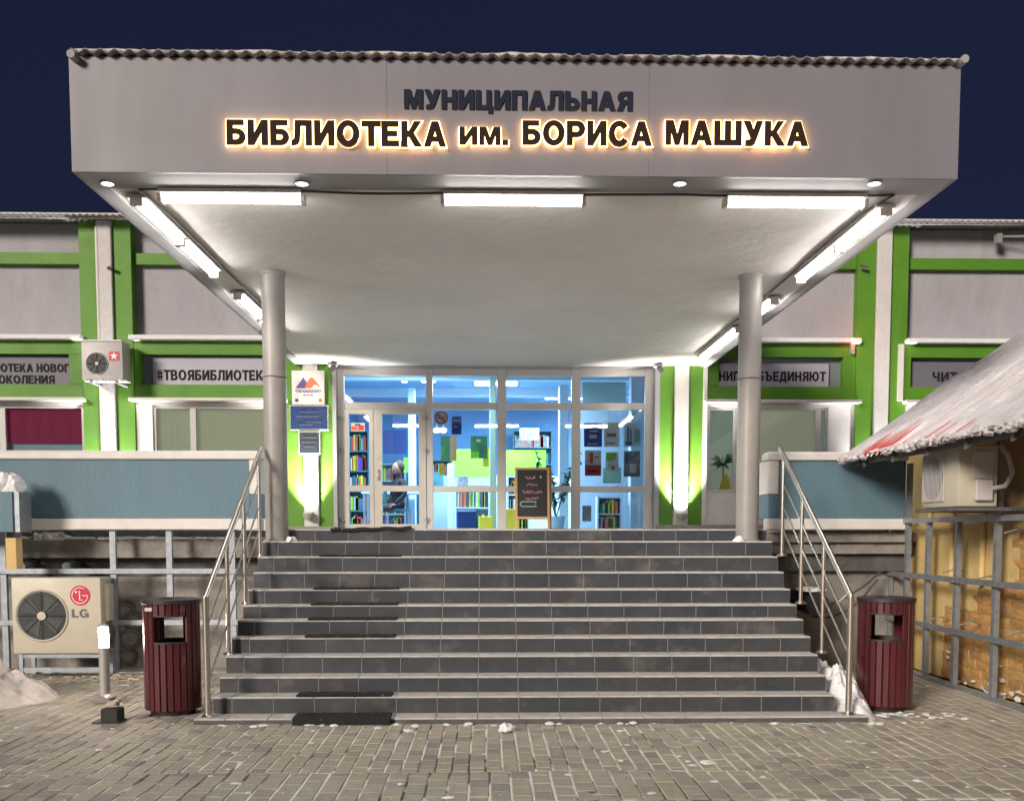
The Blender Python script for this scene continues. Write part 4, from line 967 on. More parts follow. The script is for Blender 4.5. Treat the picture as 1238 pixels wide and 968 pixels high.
plate('library_plaque', 350, 397, 489.5, 520, 'plaque_blue', 'steel', 'wide dark blue plaque with silver rim below the mountain poster', yp, [(.3, .8, .70), (.2, .75, .52), (.42, .85, .30), (.25, .6, .2)], 'grey_ink')
plate('library_plaque', 361, 387, 521, 549, 'plaque_dark', 'white_trim', 'small square dark plaque above the glowing left wall light', yp, [(.2, .8, .7), (.2, .8, .5), (.3, .7, .3)], 'grey_ink')
for px_, py_, t in ((403, 436, 'left'), (797, 438, 'right')):
    p = at(px_, py_, DW-.35); r = empty('security_camera', (p.x, DW-.35, SOF), 'small dark security camera under the canopy above the %s end of the glazing' % t, 'camera')
    box('mount', 'white_metal', r, p.x-.09, p.x+.06, DW-.40, DW-.28, SOF-.05, SOF+.0, .01)
    MB().tube([(p.x, DW-.34, SOF-.05), (p.x+.01, DW-.48, SOF-.11)], .042, 14).build('lens_barrel', 'cable', r)
# AC on left pilaster
def ac(name, x0, x1, y0, y1, z0, z1, label, body, fanc, fanr, star=False, brand=False):
    r = empty(name, ((x0+x1)/2, y0, z0), label, 'air conditioner')
    box('casing', body, r, x0, x1, y0, y1, z0, z1, .015, seg=2)
    fnn = lambda u, w, d: (u, d, w)
    n = 32; q = MB(); ring = [(fanc[0], fanc[1])]
    q.lathe((0, 0, 0), [(fanr, 0), (fanr*1.06, .012), (fanr*1.1, 0)], n); q.v = [(fanc[0]+x, y0-.004-z, fanc[1]+y) for x, y, z in q.v]; q.build('fan_rim', body, r)
    MB().disc(fanc, fanr, n, fnn, y0-.003, y0-.0005).build('fan_well', 'fan_dark', r)
    q = MB()
    for k in range(4):
        a0 = k*math.pi/2+.4; pts = []
        for j in range(6):
            t = j/5; pts.append((fanc[0]+math.cos(a0+.2*t)*fanr*(.18+.72*t), fanc[1]+math.sin(a0+.2*t)*fanr*(.18+.72*t)))
        for j in range(5, -1, -1):
            t = j/5; pts.append((fanc[0]+math.cos(a0+.2*t+.9-.1*t)*fanr*(.18+.72*t), fanc[1]+math.sin(a0+.2*t+.9-.1*t)*fanr*(.18+.72*t)))
        q.prism(pts, fnn, y0-.008, y0-.005)
    q.build('fan_blades', 'fan_blade', r, smooth=False)
    q = MB()
    for j in range(1, 9):
        rad = fanr*j/9; q.tube([(fanc[0]+rad*math.cos(2*math.pi*k/28), y0-.013, fanc[1]+rad*math.sin(2*math.pi*k/28)) for k in range(29)], .0016, 4, cap=False)
    for k in range(8): a_ = k*math.pi/4; q.tube([(fanc[0], y0-.014, fanc[1]), (fanc[0]+fanr*math.cos(a_), y0-.014, fanc[1]+fanr*math.sin(a_))], .003, 4)
    q.build('fan_grille', 'fan_dark', r)
    MB().disc(fanc, fanr*.18, 20, fnn, y0-.022, y0-.015).build('fan_hub', body, r)
    return r
YA = DW-.6
p0, p1 = at(99, 459, YA), at(150, 413, YA); fc = at(117.5, 439.5, YA)
r = ac('air_conditioner', p0.x, p1.x-.03, YA, YA+.35, p0.z, p1.z, 'pale outdoor air conditioner with red star square on the left white pilaster', 'ac_grey', (fc.x, fc.z), .155)
s0, s1 = at(132, 436, YA), at(144, 425, YA)
sq = box('star_plate', 'logo_red', r, s0.x, s1.x, YA-.006, YA-.0005, s0.z, s1.z)
cx_, cz_ = (s0.x+s1.x)/2, (s0.z+s1.z)/2; rs = (s1.x-s0.x)*.42
MB().prism([(cx_+rs*(1 if k % 2 == 0 else .42)*math.sin(k*math.pi/5), cz_+rs*(1 if k % 2 == 0 else .42)*math.cos(k*math.pi/5)) for k in range(10)], fn, YA-.010, YA-.007).build('star', 'white_ink', sq, smooth=False)
for xx in (p0.x+.12, p1.x-.15):
    MB().box(xx, xx+.035, YA-.02, DW-.141, p0.z-.05, p0.z-.006).build('bracket', 'white_metal', r)
sn = MB(); sn.box(p0.x, p1.x-.03, YA-.01, YA+.36, p1.z+.001, p1.z+.03); tag(sn.build('snow_layer', 'snow', r, .01), kind='stuff')
sn = MB()
for k in range(7): sn.blob((p0.x+.1+k*.09, YA+.05, p0.z-.02), .06, .06, .025+.012*(k % 3), .3, 2, k)
tag(sn.build('ice', 'snow', r), kind='stuff')
# pipe on the left pilaster
q = MB(); xp = fx(127); q.tube([(xp, DW-.17, FB), (xp, DW-.17, Z[270]-.1)], .03, 10); 
solo(q, 'drain_pipe', 'white_trim', 'thin white pipe running up the left edge of the left white pilaster', 'pipe', (xp, DW-.17, FB))
for px_, py_ in ((134, 324), (1044, 323)):
    p = at(px_, py_, DW-.2); q = MB(); q.tube([(p.x-.04, DW-.2, p.z), (p.x+.05, DW-.24, p.z-.02)], .028, 10); q.tube([(p.x-.03, DW-.14, p.z+.05), (p.x-.03, DW-.2, p.z)], .012, 6)
    solo(q, 'floodlight', 'cable', 'small dark unlit lamp on the %s white pilaster' % ('left' if px_ < 500 else 'right'), 'lamp', (p.x, DW-.2, p.z))
# red alarm lamp
p = at(1031, 412, DW-.2); r = empty('alarm_lamp', (p.x, DW-.2, p.z-.2), 'small alarm lamp glowing red on the right green pilaster', 'lamp')
MB().blob((p.x, DW-.2, p.z), .045, .045, .05, 0, 2, 1, False).build('beacon', 'red_glow', r)
box('box', 'white_metal', r, p.x-.03, p.x+.03, DW-.22, DW-.141, p.z-.2, p.z-.06, .005)
l_ = bpy.data.lights.new('red', 'POINT'); l_.energy = 1.5; l_.color = (1, .05, .02); l_.shadow_soft_size = .05
o = bpy.data.objects.new('lamp_light', l_); COL.objects.link(o); o.parent = r; o.location = (0, -.1, .2)
p = at(1228, 288, DW-.3); q = MB(); q.tube([(p.x-.25, DW-.2, p.z+.05), (p.x+.15, DW-.3, p.z+.03)], .02, 8); q.box(p.x-.28, p.x-.2, DW-.28, DW-.16, p.z-.06, p.z+.08)
solo(q, 'security_camera', 'column_paint', 'small camera on an arm below the right roof eave', 'camera', (p.x, DW-.2, p.z))
# items on the sill of right window
p = at(872, 600, DW-.005)
q = MB(); pts = [(868, 603), (869, 590), (873, 578), (877, 572), (881, 578), (883, 590), (884, 604)]
q.prism([(at(u, v, DW).x, at(u, v, DW).z) for u, v in pts], fn, DW-.035, DW-.005)
solo(q, 'window_figure', 'room_yellow', 'yellow paper figure standing inside the window right of the entrance', 'ornament', (p.x, DW, p.z), smooth=False)
q = MB(); pc = at(874, 560, DW)
for k in range(16):
    a_ = R(10+k*20+random.uniform(-8, 8)); L = random.uniform(.1, .25); e = (pc.x+math.cos(a_)*L, pc.z+math.sin(a_)*L*.8); m_ = ((pc.x+e[0])/2, (pc.z+e[1])/2+.03)
    q.add([(pc.x, DW-.03, pc.z-.02), (m_[0], DW-.035, m_[1]+.02), (e[0], DW-.03, e[1]), (m_[0], DW-.025, m_[1]-.02)], [(0, 1, 2), (0, 2, 3)])
q.tube([(pc.x, DW-.02, pc.z), (pc.x, DW-.02, frz(604, 874))], .012, 5)
solo(q, 'window_plant', 'leaf', 'spiky green houseplant behind the yellow figure in the right window', 'plant', (pc.x, DW, pc.z), smooth=False, normals=False)
# ------------------------------------------------------------------ parapets and base walls
YP = 11.2
def px_(p, y=600, Y=YP): return at(p, y, Y).x
pzt, pzb = at(200, 546, YP).z, at(200, 640, YP).z
def parapet(x0, x1, label, open_side):
    r = empty('terrace_parapet', ((x0+x1)/2, YP, pzb), label, 'parapet wall')
    tw = .12
    box('panel', 'blue_paint', r, x0+(tw if open_side < 0 else .0), x1-(tw if open_side > 0 else 0), YP, YP+.16, pzb+.125, pzt-.085, .003)
    if open_side > 0:
        box('end_trim', 'white_trim', r, x1-tw+.001, x1, YP-.012, YP+.5, at(300, 597, YP).z, pzt-.086, .006)
        box('end_block', 'blue_paint', r, x1-tw+.001, x1-.01, YP-.004, YP+.5, pzb+.126, at(300, 597, YP).z-.001, .004)
    else:
        box('end_trim', 'white_trim', r, x0, x0+tw-.001, YP-.012, YP+.5, at(930, 597, YP).z, pzt-.086, .006)
        box('end_block', 'blue_paint', r, x0+.01, x0+tw-.001, YP-.004, YP+.5, pzb+.126, at(930, 597, YP).z-.001, .004)
    box('cap', 'white_trim', r, x0-.02, x1+.02, YP-.03, YP+.2, pzt-.085, pzt, .012)
    box('cap_snow', 'snow', r, x0, x1, YP-.01, YP+.18, pzt+.0005, pzt+.012, .005)
    box('bottom_trim', 'white_trim', r, x0, x1, YP-.035, YP+.16, pzb, pzb+.124, .008)
    return r
XPL = px_(315); XPR = px_(928, 600)
rL = parapet(px_(-250), XPL, 'long blue parapet with white trim on the left of the stairs', 1)
rR = parapet(XPR, 4.72, 'short blue parapet with white trim right of the stairs, half shaded', -1)
# low near wall stub at the left frame edge
Yn = 10.7
r = empty('wall_stub', (at(-20, 640, Yn).x, Yn, at(0, 640, Yn).z), 'small blue wall end topped with snow at the left edge', 'wall')
a, b = at(-120, 643, Yn), at(18, 594, Yn)
box('block', 'blue_paint', r, a.x, b.x-.03, Yn, Yn+.3, a.z, b.z, .005); box('edge', 'galv', r, b.x-.029, b.x+.03, Yn+.02, Yn+.3, a.z, b.z-.002)
sn = MB()
for k in range(6): sn.blob((b.x-.08-k*.13, Yn+.15, b.z+.02), .11, .12, .16+.05*math.sin(k*2), .25, 3, k+5)
tag(sn.build('snow_cap', 'snow', r), kind='stuff')
box('panel', 'shed_plaster', r, at(5, 688, Yn).x, at(16, 650, Yn).x, Yn+.05, Yn+.2, at(5, 688, Yn).z, at(5, 650, Yn).z)
def rough_wall(x0, x1, y, z0, z1, m, nm, par, amp=.03, step=.06):
    nx_, nz_ = max(2, int((x1-x0)/step)), max(2, int((z1-z0)/step)); v = []
    for j in range(nz_+1):
        for i in range(nx_+1):
            x = x0+(x1-x0)*i/nx_; z = z0+(z1-z0)*j/nz_
            v.append((x, y+amp*noise.noise(Vector((x*3, z*6, y)))+amp*.5*noise.noise(Vector((x*11, z*11, 1))), z))
    n0 = len(v); v += [(p[0], y+.4, p[2]) for p in v]
    w_ = nx_+1; f = []
    for j in range(nz_):
        for i in range(nx_): f.append((j*w_+i, j*w_+i+1, (j+1)*w_+i+1, (j+1)*w_+i))
    for i in range(nx_): f.append((nz_*w_+i, nz_*w_+i+1, n0+nz_*w_+i+1, n0+nz_*w_+i)); f.append((i+1, i, n0+i, n0+i+1))
    for j in range(nz_): f.append((j*w_, (j+1)*w_, n0+(j+1)*w_, n0+j*w_)); f.append(((j+1)*w_+nx_, j*w_+nx_, n0+j*w_+nx_, n0+(j+1)*w_+nx_))
    m_ = MB(); m_.add(v, f); return m_.build(nm, m, par)
bl = empty('foundation_wall', (-5, YP+.35, 0), 'rough old concrete foundation under the left blue parapet', 'wall')
zz = lambda p, x=150: at(x, p, YP+.35).z
rough_wall(-9, XS0-.02, YP+.42, 0, zz(697), 'concrete', 'lower_course', bl)
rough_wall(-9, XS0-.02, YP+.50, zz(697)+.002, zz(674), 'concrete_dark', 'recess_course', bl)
rough_wall(-9, XS0-.02, YP+.30, zz(674)+.002, zz(651), 'concrete', 'upper_ledge', bl)
sn = MB()
for k in range(80): x = -6.4+k*.05+random.uniform(-.03, .03); sn.blob((x, YP+.38+random.uniform(-.04, .04), zz(651)), random.uniform(.05, .12), .12, .018+.02*abs(noise.noise(Vector((x*2, 0, 0))))+(.05 if x < -4.9 and x > -5.2 else 0), .35, 2, k)
tag(sn.build('ledge_snow', 'dirty_snow', bl), kind='stuff')
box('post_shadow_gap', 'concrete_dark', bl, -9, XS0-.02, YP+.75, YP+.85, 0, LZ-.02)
for px0_, px1_, t in ((24, 38, 'left'), (79, 92, 'right')):
    c = at((px0_+px1_)/2, 682, YP+.3); q = MB(); q.tube([(c.x, YP+.50, c.z), (c.x, YP+.18, c.z-.02)], .05, 12)
    solo(q, 'pipe_stub', 'galv', '%s dark pipe stub poking from the foundation above the cream air conditioner' % t, 'pipe', (c.x, YP+.3, c.z))
br = empty('foundation_wall', (3.8, YP+.35, 0), 'rough concrete foundation with a black pipe hole right of the stairs', 'wall')
z2 = lambda p: at(1000, p, YP+.3).z
rough_wall(XS1+.02, 4.9, YP+.42, 0, z2(690), 'concrete', 'lower_course', br)
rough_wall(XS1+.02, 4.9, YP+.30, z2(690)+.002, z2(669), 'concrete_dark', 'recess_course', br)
rough_wall(XS1+.02, 4.9, YP+.20, z2(669)+.002, z2(655), 'concrete', 'upper_ledge', br)
rough_wall(XS1+.02, 4.9, YP+.12, z2(655)+.002, z2(643), 'concrete', 'top_ledge', br, .015)
p = at(968, 724, YP+.3); q = MB(); q.tube([(p.x, YP+.5, p.z), (p.x, YP-.3, p.z-.02)], .13, 20)
solo(q, 'black_pipe', 'black_gum', 'wide black pipe end sticking out right of the stairs', 'pipe', (p.x, YP, p.z))
q = MB(); q.blob((p.x+.0, YP-.05, p.z+.13), .16, .25, .035, .2, 2, 3); q = solo(q, 'snow_patch', 'snow', 'small cap of snow lying on the black pipe', 'snow', (p.x, YP, p.z+.13))
for k, (pa, pb, sag) in enumerate((((975, 735), (1066, 690), .10), ((980, 745), (1062, 700), .16), ((985, 730), (1030, 715), .06))):
    a, b = at(*pa, YP+.1), at(*pb, YP+.1); q = MB()
    q.tube([a.lerp(b, t/14)+Vector((0, .02*math.sin(t+k), -sag*math.sin(math.pi*t/14))) for t in range(15)], .012, 6)
    solo(q, 'cable', 'cable' if k != 2 else 'white_trim', ['thick dark cable looping from the black pipe up to the shed corner', 'lower dark cable hanging under the thicker one', 'short pale cable hose by the black pipe'][k], 'cable', (a+b)/2)
# steel frames
def frame_left():
    Yf = YP+.02
    r = empty('steel_frame', (-4.2, Yf, 0), 'galvanised steel stud frame before the left foundation', 'frame')
    X = lambda p: at(p, 700, Yf).x; Zf = lambda p: at(137, p, Yf).z
    for p, z0, z1 in ((4, 0, pzb-.01), (22, Zf(690), pzb-.01), (137, 0, pzb-.01), (205, Zf(722), pzb-.01), (281, 0, pzb-.01), (-62, 0, pzb-.01), (-130, 0, pzb-.01)):
        x = X(p); q = MB(); w = .032
        q.box(x-w, x+w, Yf, Yf+.004, z0, z1); q.box(x-w, x-w+.004, Yf+.0045, Yf+.05, z0, z1); q.box(x+w-.004, x+w, Yf+.0045, Yf+.05, z0, z1)
        q.build('stud', 'galv', r, smooth=False)
    for pz in (690, 752):
        z = Zf(pz); q = MB(); q.box(X(-200), X(287), Yf-.03, Yf-.026, z-.028, z+.028); q.box(X(-200), X(287), Yf-.0255, Yf-.003, z-.028, z-.024); q.box(X(-200), X(287), Yf-.0255, Yf-.003, z+.024, z+.028)
        q.build('rail', 'galv', r, smooth=False)
    box('rail', 'galv', r, X(-200), X(287), Yf-.02, Yf+.05, pzb-.009, pzb-.0005)
    box('rail', 'galv', r, X(-200), X(287), Yf-.02, Yf+.05, .0, .012)
frame_left()
# handrails
def handrail(X, label, sgn):
    top = at(330, 538, YK[0]-.12) if sgn < 0 else at(907, 538, YK[0]-.12)
    yb_, ytop = YK[11]+.07, CYY-.118
    zb_ = at(250, 722, yb_).z; slope = (top.z-zb_)/(top.y-yb_)
    zr = lambda y: zb_+slope*(y-yb_)
    r = empty('handrail', (X, yb_, ZK[11]), label, 'handrail', 'steel handrails flanking the stairs')
    MB().tube([(X, yb_-.0, zb_-.03), (X, yb_+.0, zb_), (X, yb_+.03, zr(yb_+.03)), (X, ytop, zr(ytop))], .025, 14).build('top_rail', 'steel', r)
    for k, y in ((11, yb_), (8, YK[8]+.12), (5, YK[5]+.12), (2, YK[2]+.12)):
        z0 = ZK[k]; p_ = MB().tube([(X, y, z0), (X, y, zr(y)-(.015 if k < 11 else 0))], .026 if k == 11 else .02, 12).build('post', 'steel', r)
        MB().lathe((X, y, z0), [(.001, .028), (.04, .022), (.055, .006), (.055, 0)], 18).build('flange', 'steel', p_)
    for d in (.27, .50, .73):
        MB().tube([(X+.0, yb_+.02, zr(yb_+.02)-d), (X, ytop-.18, zr(ytop-.18)-d)], .009, 8).build('lower_rail', 'steel', r)
handrail(at(250, 800, YK[11]+.07).x, 'brushed steel handrail on the left of the stairs', -1)
handrail(at(1027, 800, YK[11]+.07).x, 'brushed steel handrail on the right of the stairs', 1)
# ------------------------------------------------------------------ bins
def litter_bin(c, label, face, rot):
    r = empty('litter_bin', (c[0], c[1], 0), label, 'litter bin', 'maroon slatted litter bins beside the stairs')
    Rr, H = .238, 1.0; n = 26; zo0, zo1 = .64, .86
    def slat(a, z0, z1):
        w = 2*math.pi*Rr/n*.93; q = MB(); t = .016
        ca, sa = math.cos(a), math.sin(a); P_ = lambda rr_, s_, z: (c[0]+ca*rr_-sa*s_, c[1]+sa*rr_+ca*s_, z)
        q.add([P_(Rr-t, -w/2, z0), P_(Rr, -w/2+.006, z0), P_(Rr, w/2-.006, z0), P_(Rr-t, w/2, z0), P_(Rr-t, -w/2, z1), P_(Rr, -w/2+.006, z1), P_(Rr, w/2-.006, z1), P_(Rr-t, w/2, z1)],
              [(3, 2, 1, 0), (4, 5, 6, 7), (0, 1, 5, 4), (1, 2, 6, 5), (2, 3, 7, 6), (3, 0, 4, 7)])
        q.build('slat', 'bin_red', r, smooth=False)
    for k in range(n):
        a = 2*math.pi*k/n+rot
        d1 = (a-face+math.pi) % (2*math.pi)-math.pi; d2 = (a-face) % (2*math.pi)-math.pi
        if abs(d1) < .52 or abs(d2) < .34:
            slat(a, .05, zo0); slat(a, zo1, H-.03)
        else: slat(a, .05, H-.03)
    MB().lathe((c[0], c[1], 0), [(Rr+.008, H-.035), (Rr+.012, H-.03), (Rr+.012, H), (Rr-.01, H+.005), (.10, H+.004), (.10, H-.03), (Rr+.008, H-.035)], 40).build('lid', 'bin_dark', r)
    MB().lathe((c[0], c[1], 0), [(Rr-.02, .05), (Rr-.018, .05), (Rr-.018, zo0-.01), (Rr-.026, zo0-.01), (Rr-.03, .06), (.001, .06)], 36).build('liner', 'bin_dark', r)
    MB().lathe((c[0], c[1], 0), [(.001, .05), (Rr-.04, .05), (Rr-.05, .0), (.001, .0)], 24).build('base', 'bin_dark', r)
    sgn_ = MB(); 
    for z_ in (zo0-.012, zo1):
        MB().lathe((c[0], c[1], 0), [(Rr-.018, z_), (Rr+.004, z_), (Rr+.004, z_+.014), (Rr-.018, z_+.014), (Rr-.018, z_)], 30, face-.62, face+.62).build('opening_rim', 'bin_dark', r)
    return r
pb_ = atz(201, 866, 0)
bL = litter_bin((pb_.x, pb_.y+.2), 'maroon slatted litter bin with a rectangular opening, left of the stairs', R(-90+14), .1)
c0 = (pb_.x, pb_.y+.2)
pb_ = atz(1079, 861, 0)
bR = litter_bin((pb_.x, pb_.y+.2), 'maroon slatted litter bin by the right handrail in front of the brick shed', R(-90-20), .03)
c1 = (pb_.x, pb_.y+.2)
MB().box(c0[0]-.15, c0[0]-.09, c0[1]-.232, c0[1]-.215, .91, .94).build('label_plate', 'poster_white', bL, smooth=False)
# ------------------------------------------------------------------ LG outdoor unit
YL = 10.85
p0, p1 = at(16, 790, YL), at(121, 698, YL); fc = at(51, 744, YL)
r = ac('air_conditioner', p0.x, p1.x, YL, YL+.33, p0.z, p1.z, 'large cream outdoor air conditioner with LG badge on a steel stand at left', 'ac_cream', (fc.x, fc.z), .262)
lc = at(97, 719.5, YL); rl = .108
bgd = MB().disc((lc.x, lc.z), rl, 36, fn, YL-.006, YL-.0005).build('badge', 'logo_red', r)
def pl_curve(pts, w): return MB().tube([(lc.x+u*rl, YL-.008, lc.z+v*rl) for u, v in pts], w, 6)
pl_curve([(.78*math.cos(a), .78*math.sin(a)) for a in [R(0-k*10.5) for k in range(0, 30)]], .005).build('badge_arc', 'white_ink', bgd)
pl_curve([(.78, 0), (.2, 0)], .005).build('badge_bar', 'white_ink', bgd)
pl_curve([(-.02, .5), (-.02, -.45), (.25, -.45)], .007).build('badge_stroke', 'white_ink', bgd)
MB().disc((lc.x-.38*rl, lc.z+.35*rl), .012, 12, fn, YL-.009, YL-.0065).build('badge_dot', 'white_ink', bgd)
a, b = at(87, 746, YL), at(107, 736, YL)
tm = MB()
for q in fit_text('LG', a.x, b.x, a.z, b.z, YL-.001, .005, 0)[0]: tm.add(q.v, q.f)
tm.build('lettering', 'grey_ink', r, smooth=False)
std = MB(); zb_ = p0.z-.006
for xx in (p0.x+.08, p1.x-.02):
    std.box(xx-.02, xx+.02, YL+.0, YL+.04, 0, zb_); std.box(xx-.02, xx+.02, YL+.29, YL+.33, 0, zb_)
    std.box(xx-.018, xx+.018, YL+.041, YL+.289, zb_-.05, zb_-.001)
std.box(p0.x+.101, p1.x-.041, YL+.005, YL+.035, .06, .11); std.box(p0.x+.101, p1.x-.041, YL+.005, YL+.035, zb_-.04, zb_-.002)
std.build('stand', 'galv', r, smooth=False)
q = MB(); xr = p1.x
q.box(xr+.001, xr+.05, YL+.08, YL+.25, p0.z+.35, p0.z+.75); q.build('valve_cover', 'ac_cream', r, .008)
q = MB(); q.tube([(xr+.03, YL+.15, p0.z+.35), (xr+.06, YL+.16, p0.z+.2), (xr+.03, YL+.2, p0.z+.05)], .018, 8); q.tube([(xr+.01, YL+.12, p0.z+.33), (xr+.04, YL+.12, p0.z+.1)], .012, 6); q.build('pipes', 'cable', r)
# bundle of hoses behind bin
for k, (px2, py2) in enumerate(((150, 738), (156, 772), (152, 793), (160, 752))):
    c = at(px2, py2, YP+.22); q = MB(); rad = .1+.02*(k % 2)
    q.tube([(c.x+rad*math.cos(t*.5), YP+.2+.02*math.sin(t)+k*.02, c.z+rad*.8*math.sin(t*.5)) for t in range(14)], .022, 8)
    solo(q, 'coiled_hose', 'concrete_dark', ['dark coiled hose hanging top left of the bin behind the frame', 'middle coil of dark hose behind the left bin', 'lowest coil of dark hose near the ground behind the left bin', 'right coil of dark hose touching the left bin outline'][k], 'hose', (c.x, YP+.2, c.z))
# ------------------------------------------------------------------ bollard lamp and blocks
pb_ = atz(124, 850, 0); bx_, by_ = pb_.x, pb_.y+.07
zt_ = lambda p: at(124, p, by_).z
r = empty('bollard_light', (bx_, by_, 0), 'short grey bollard lamp glowing white beside the left bin', 'bollard light')
box('concrete_foot', 'concrete', r, bx_-.075, bx_+.075, by_-.075, by_+.075, 0, zt_(841), .01)
MB().tube([(bx_, by_, zt_(841)), (bx_, by_, zt_(782))], .045, 20).build('post', 'bollard', r)
MB().tube([(bx_, by_, zt_(782)), (bx_, by_, zt_(758))], .043, 20).build('lamp', 'bollard_glow', r)
MB().lathe((bx_, by_, zt_(757)), [(.001, .03), (.04, .02), (.055, 0), (.001, 0)], 20).build('cap', 'bollard', r)
sn = MB(); sn.blob((bx_+.05, by_-.03, zt_(841)), .05, .05, .03, .2, 2, 1); tag(sn.build('snow_bit', 'snow', r), kind='stuff')
pb_ = atz(132, 874, 0); X, Y = pb_.x, pb_.y+.08
r = empty('cable_block', (X, Y, 0), 'small black block topped with a stone at the foot of the bollard lamp', 'block')
q = MB(); q.box(X-.075, X+.075, Y-.075, Y+.075, .0, .12); q.build('block', 'black_gum', r, .012)
box('tray', 'black_gum', r, X-.14, X+.09, Y-.10, Y+.08, .0, .012)
q = MB(); q.blob((X-.0, Y, .14), .055, .05, .045, .3, 2, 4); q.blob((X+.03, Y+.02, .16), .03, .03, .03, .3, 2, 5); q.build('stone', 'stone', r)
# ------------------------------------------------------------------ snow heaps
def heap(c, rx, ry, h, label, seed, m='dirty_snow', n=44):
    q = MB(); v = []; fs = []
    for j in range(n+1):
        for i in range(n+1):
            u, w = i/n*2-1, j/n*2-1; d = math.hypot(u, w); x, y = c[0]+u*rx, c[1]+w*ry
            nn = noise.noise(Vector((x*3, y*3, seed)))*.5+noise.noise(Vector((x*9, y*9, seed)))*.35+noise.noise(Vector((x*24, y*24, seed)))*.2
            z = h*max(0, 1-d*d)*(1+nn*.9)+.03*nn-.012-.03*max(0, d-.8); v.append((x, y, z))
    fs = [(j*(n+1)+i, j*(n+1)+i+1, (j+1)*(n+1)+i+1, (j+1)*(n+1)+i) for j in range(n) for i in range(n)]
    q.add(v, fs); o = solo(q, 'snow_heap', m, label, 'snow heap', (c[0], c[1], 0), normals=False); return o
pa = atz(-25, 855, 0); heap((pa.x-.35, pa.y+.42), .85, .75, .34, 'low heap of swept snow on the pavement at the left edge', 3)
pa = atz(1030, 862, 0)
for k, (px2, py2, w_, h_, Yy) in enumerate(((1012, 812, .16, .22, 9.0), (1030, 835, .22, .20, 8.75), (1045, 852, .16, .11, 8.5))):
    pass
heap((3.17, 9.1), .24, .95, .36, 'melting snow bank between the stairs and the right bin', 8, 'snow', 48)
q = MB()
for k in range(70):
    t = random.random(); side = random.random()
    if side < .5: x, y = random.uniform(c1[0]-.45, c1[0]+.5), c1[1]-.25-abs(random.gauss(0, .12))
    else: x, y = random.uniform(LS0, LS1+.6), YK[11]-.03-abs(random.gauss(0, .05))
    s_ = random.uniform(.008, .03); q.blob((x, y, .004), s_*1.6, s_*1.3, s_*.6, .3, 1, k)
for k in range(90):
    x, y = random.uniform(-4.6, 4.6), random.uniform(5.8, 8.2); s_ = abs(random.gauss(0, .009))+.004; q.blob((x, y, .003), s_*1.8, s_*1.4, s_*.5, .3, 1, k)
tag(q.build('snow_crumbs', 'snow'), kind='stuff')
pa = atz(612, 884, 0); q = MB(); q.blob((pa.x, pa.y, .02), .055, .05, .045, .25, 3, 2)
solo(q, 'snow_lump', 'snow', 'single small lump of snow on the paving before the middle of the stairs', 'snow lump', (pa.x, pa.y, 0))
q = MB()
for px3 in (352, 893):
    pp = at(px3, 655, CYY-.1); q.blob((pp.x, CYY-.12, ZK[1]), .06, .05, .05, .3, 2, px3)
tag(q.build('column_foot_snow', 'snow'), kind='stuff')
q = MB()
for k in range(60):
    x, y = at(150, 815, 10.6).x+random.gauss(0, .35)-.2, 10.75+random.gauss(0, .12); q.blob((x, y, .01), random.uniform(.01, .05), random.uniform(.01, .03), .012, .4, 1, k)
tag(q.build('leaf_litter', 'stone'), kind='stuff')
# ------------------------------------------------------------------ shed at right
XW, XFr = 4.95, 4.72
sh = empty('brick_shed', (XW, 9, 0), 'ochre plaster and brick shed with a snowy red corrugated roof at right', 'shed')
SY0, SY1 = 4.2, 11.74
EZ = 2.37; slope = math.tan(R(34)); EX = 3.92
YR1 = 11.05
box('wall_core', 'shed_plaster', sh, XW+.12, XW+.35, SY0, SY1, 0, EZ+.66)
def bt(y):                                            # top of bare brick at y
    if y > 10.66: return 0
    if y > 9.95: return .78
    if y > 9.17: return 1.03
    return 1.68
q = MB()
for (ya, yb2) in ((10.66, SY1), (9.95, 10.659), (9.17, 9.949), (SY0, 9.169)):
    z0 = bt((ya+yb2)/2); 
    nz_, ny_ = max(2, int((EZ+.58-z0)/.1)), max(2, int((yb2-ya)/.1)); v = []
    for j in range(nz_+1):
        for i_ in range(ny_+1):
            y = ya+(yb2-ya)*i_/ny_; z = z0+(EZ+.58-z0)*j/nz_+(random.uniform(-.03, .03) if j == 0 and z0 > 0 else 0)
            v.append((XW+.0+.008*noise.noise(Vector((y*2, z*2, 0))), y, z))
    n0 = len(v); v += [(XW+.1, p[1], p[2]) for p in v]; w_ = ny_+1
    f = [(j*w_+i_, (j+1)*w_+i_, (j+1)*w_+i_+1, j*w_+i_+1) for j in range(nz_) for i_ in range(ny_)]
    f += [(i_, i_+1, n0+i_+1, n0+i_) for i_ in range(ny_)]+[(j*w_, n0+j*w_, n0+(j+1)*w_, (j+1)*w_) for j in range(nz_)]+[(j*w_+ny_, (j+1)*w_+ny_, n0+(j+1)*w_+ny_, n0+j*w_+ny_) for j in range(nz_)]
    q.add(v, f)
q.build('plaster', 'shed_plaster', sh)
box('mortar_bed', 'mortar', sh, XW+.006, XW+.119, SY0, 10.66, 0, 1.69)
bms = []
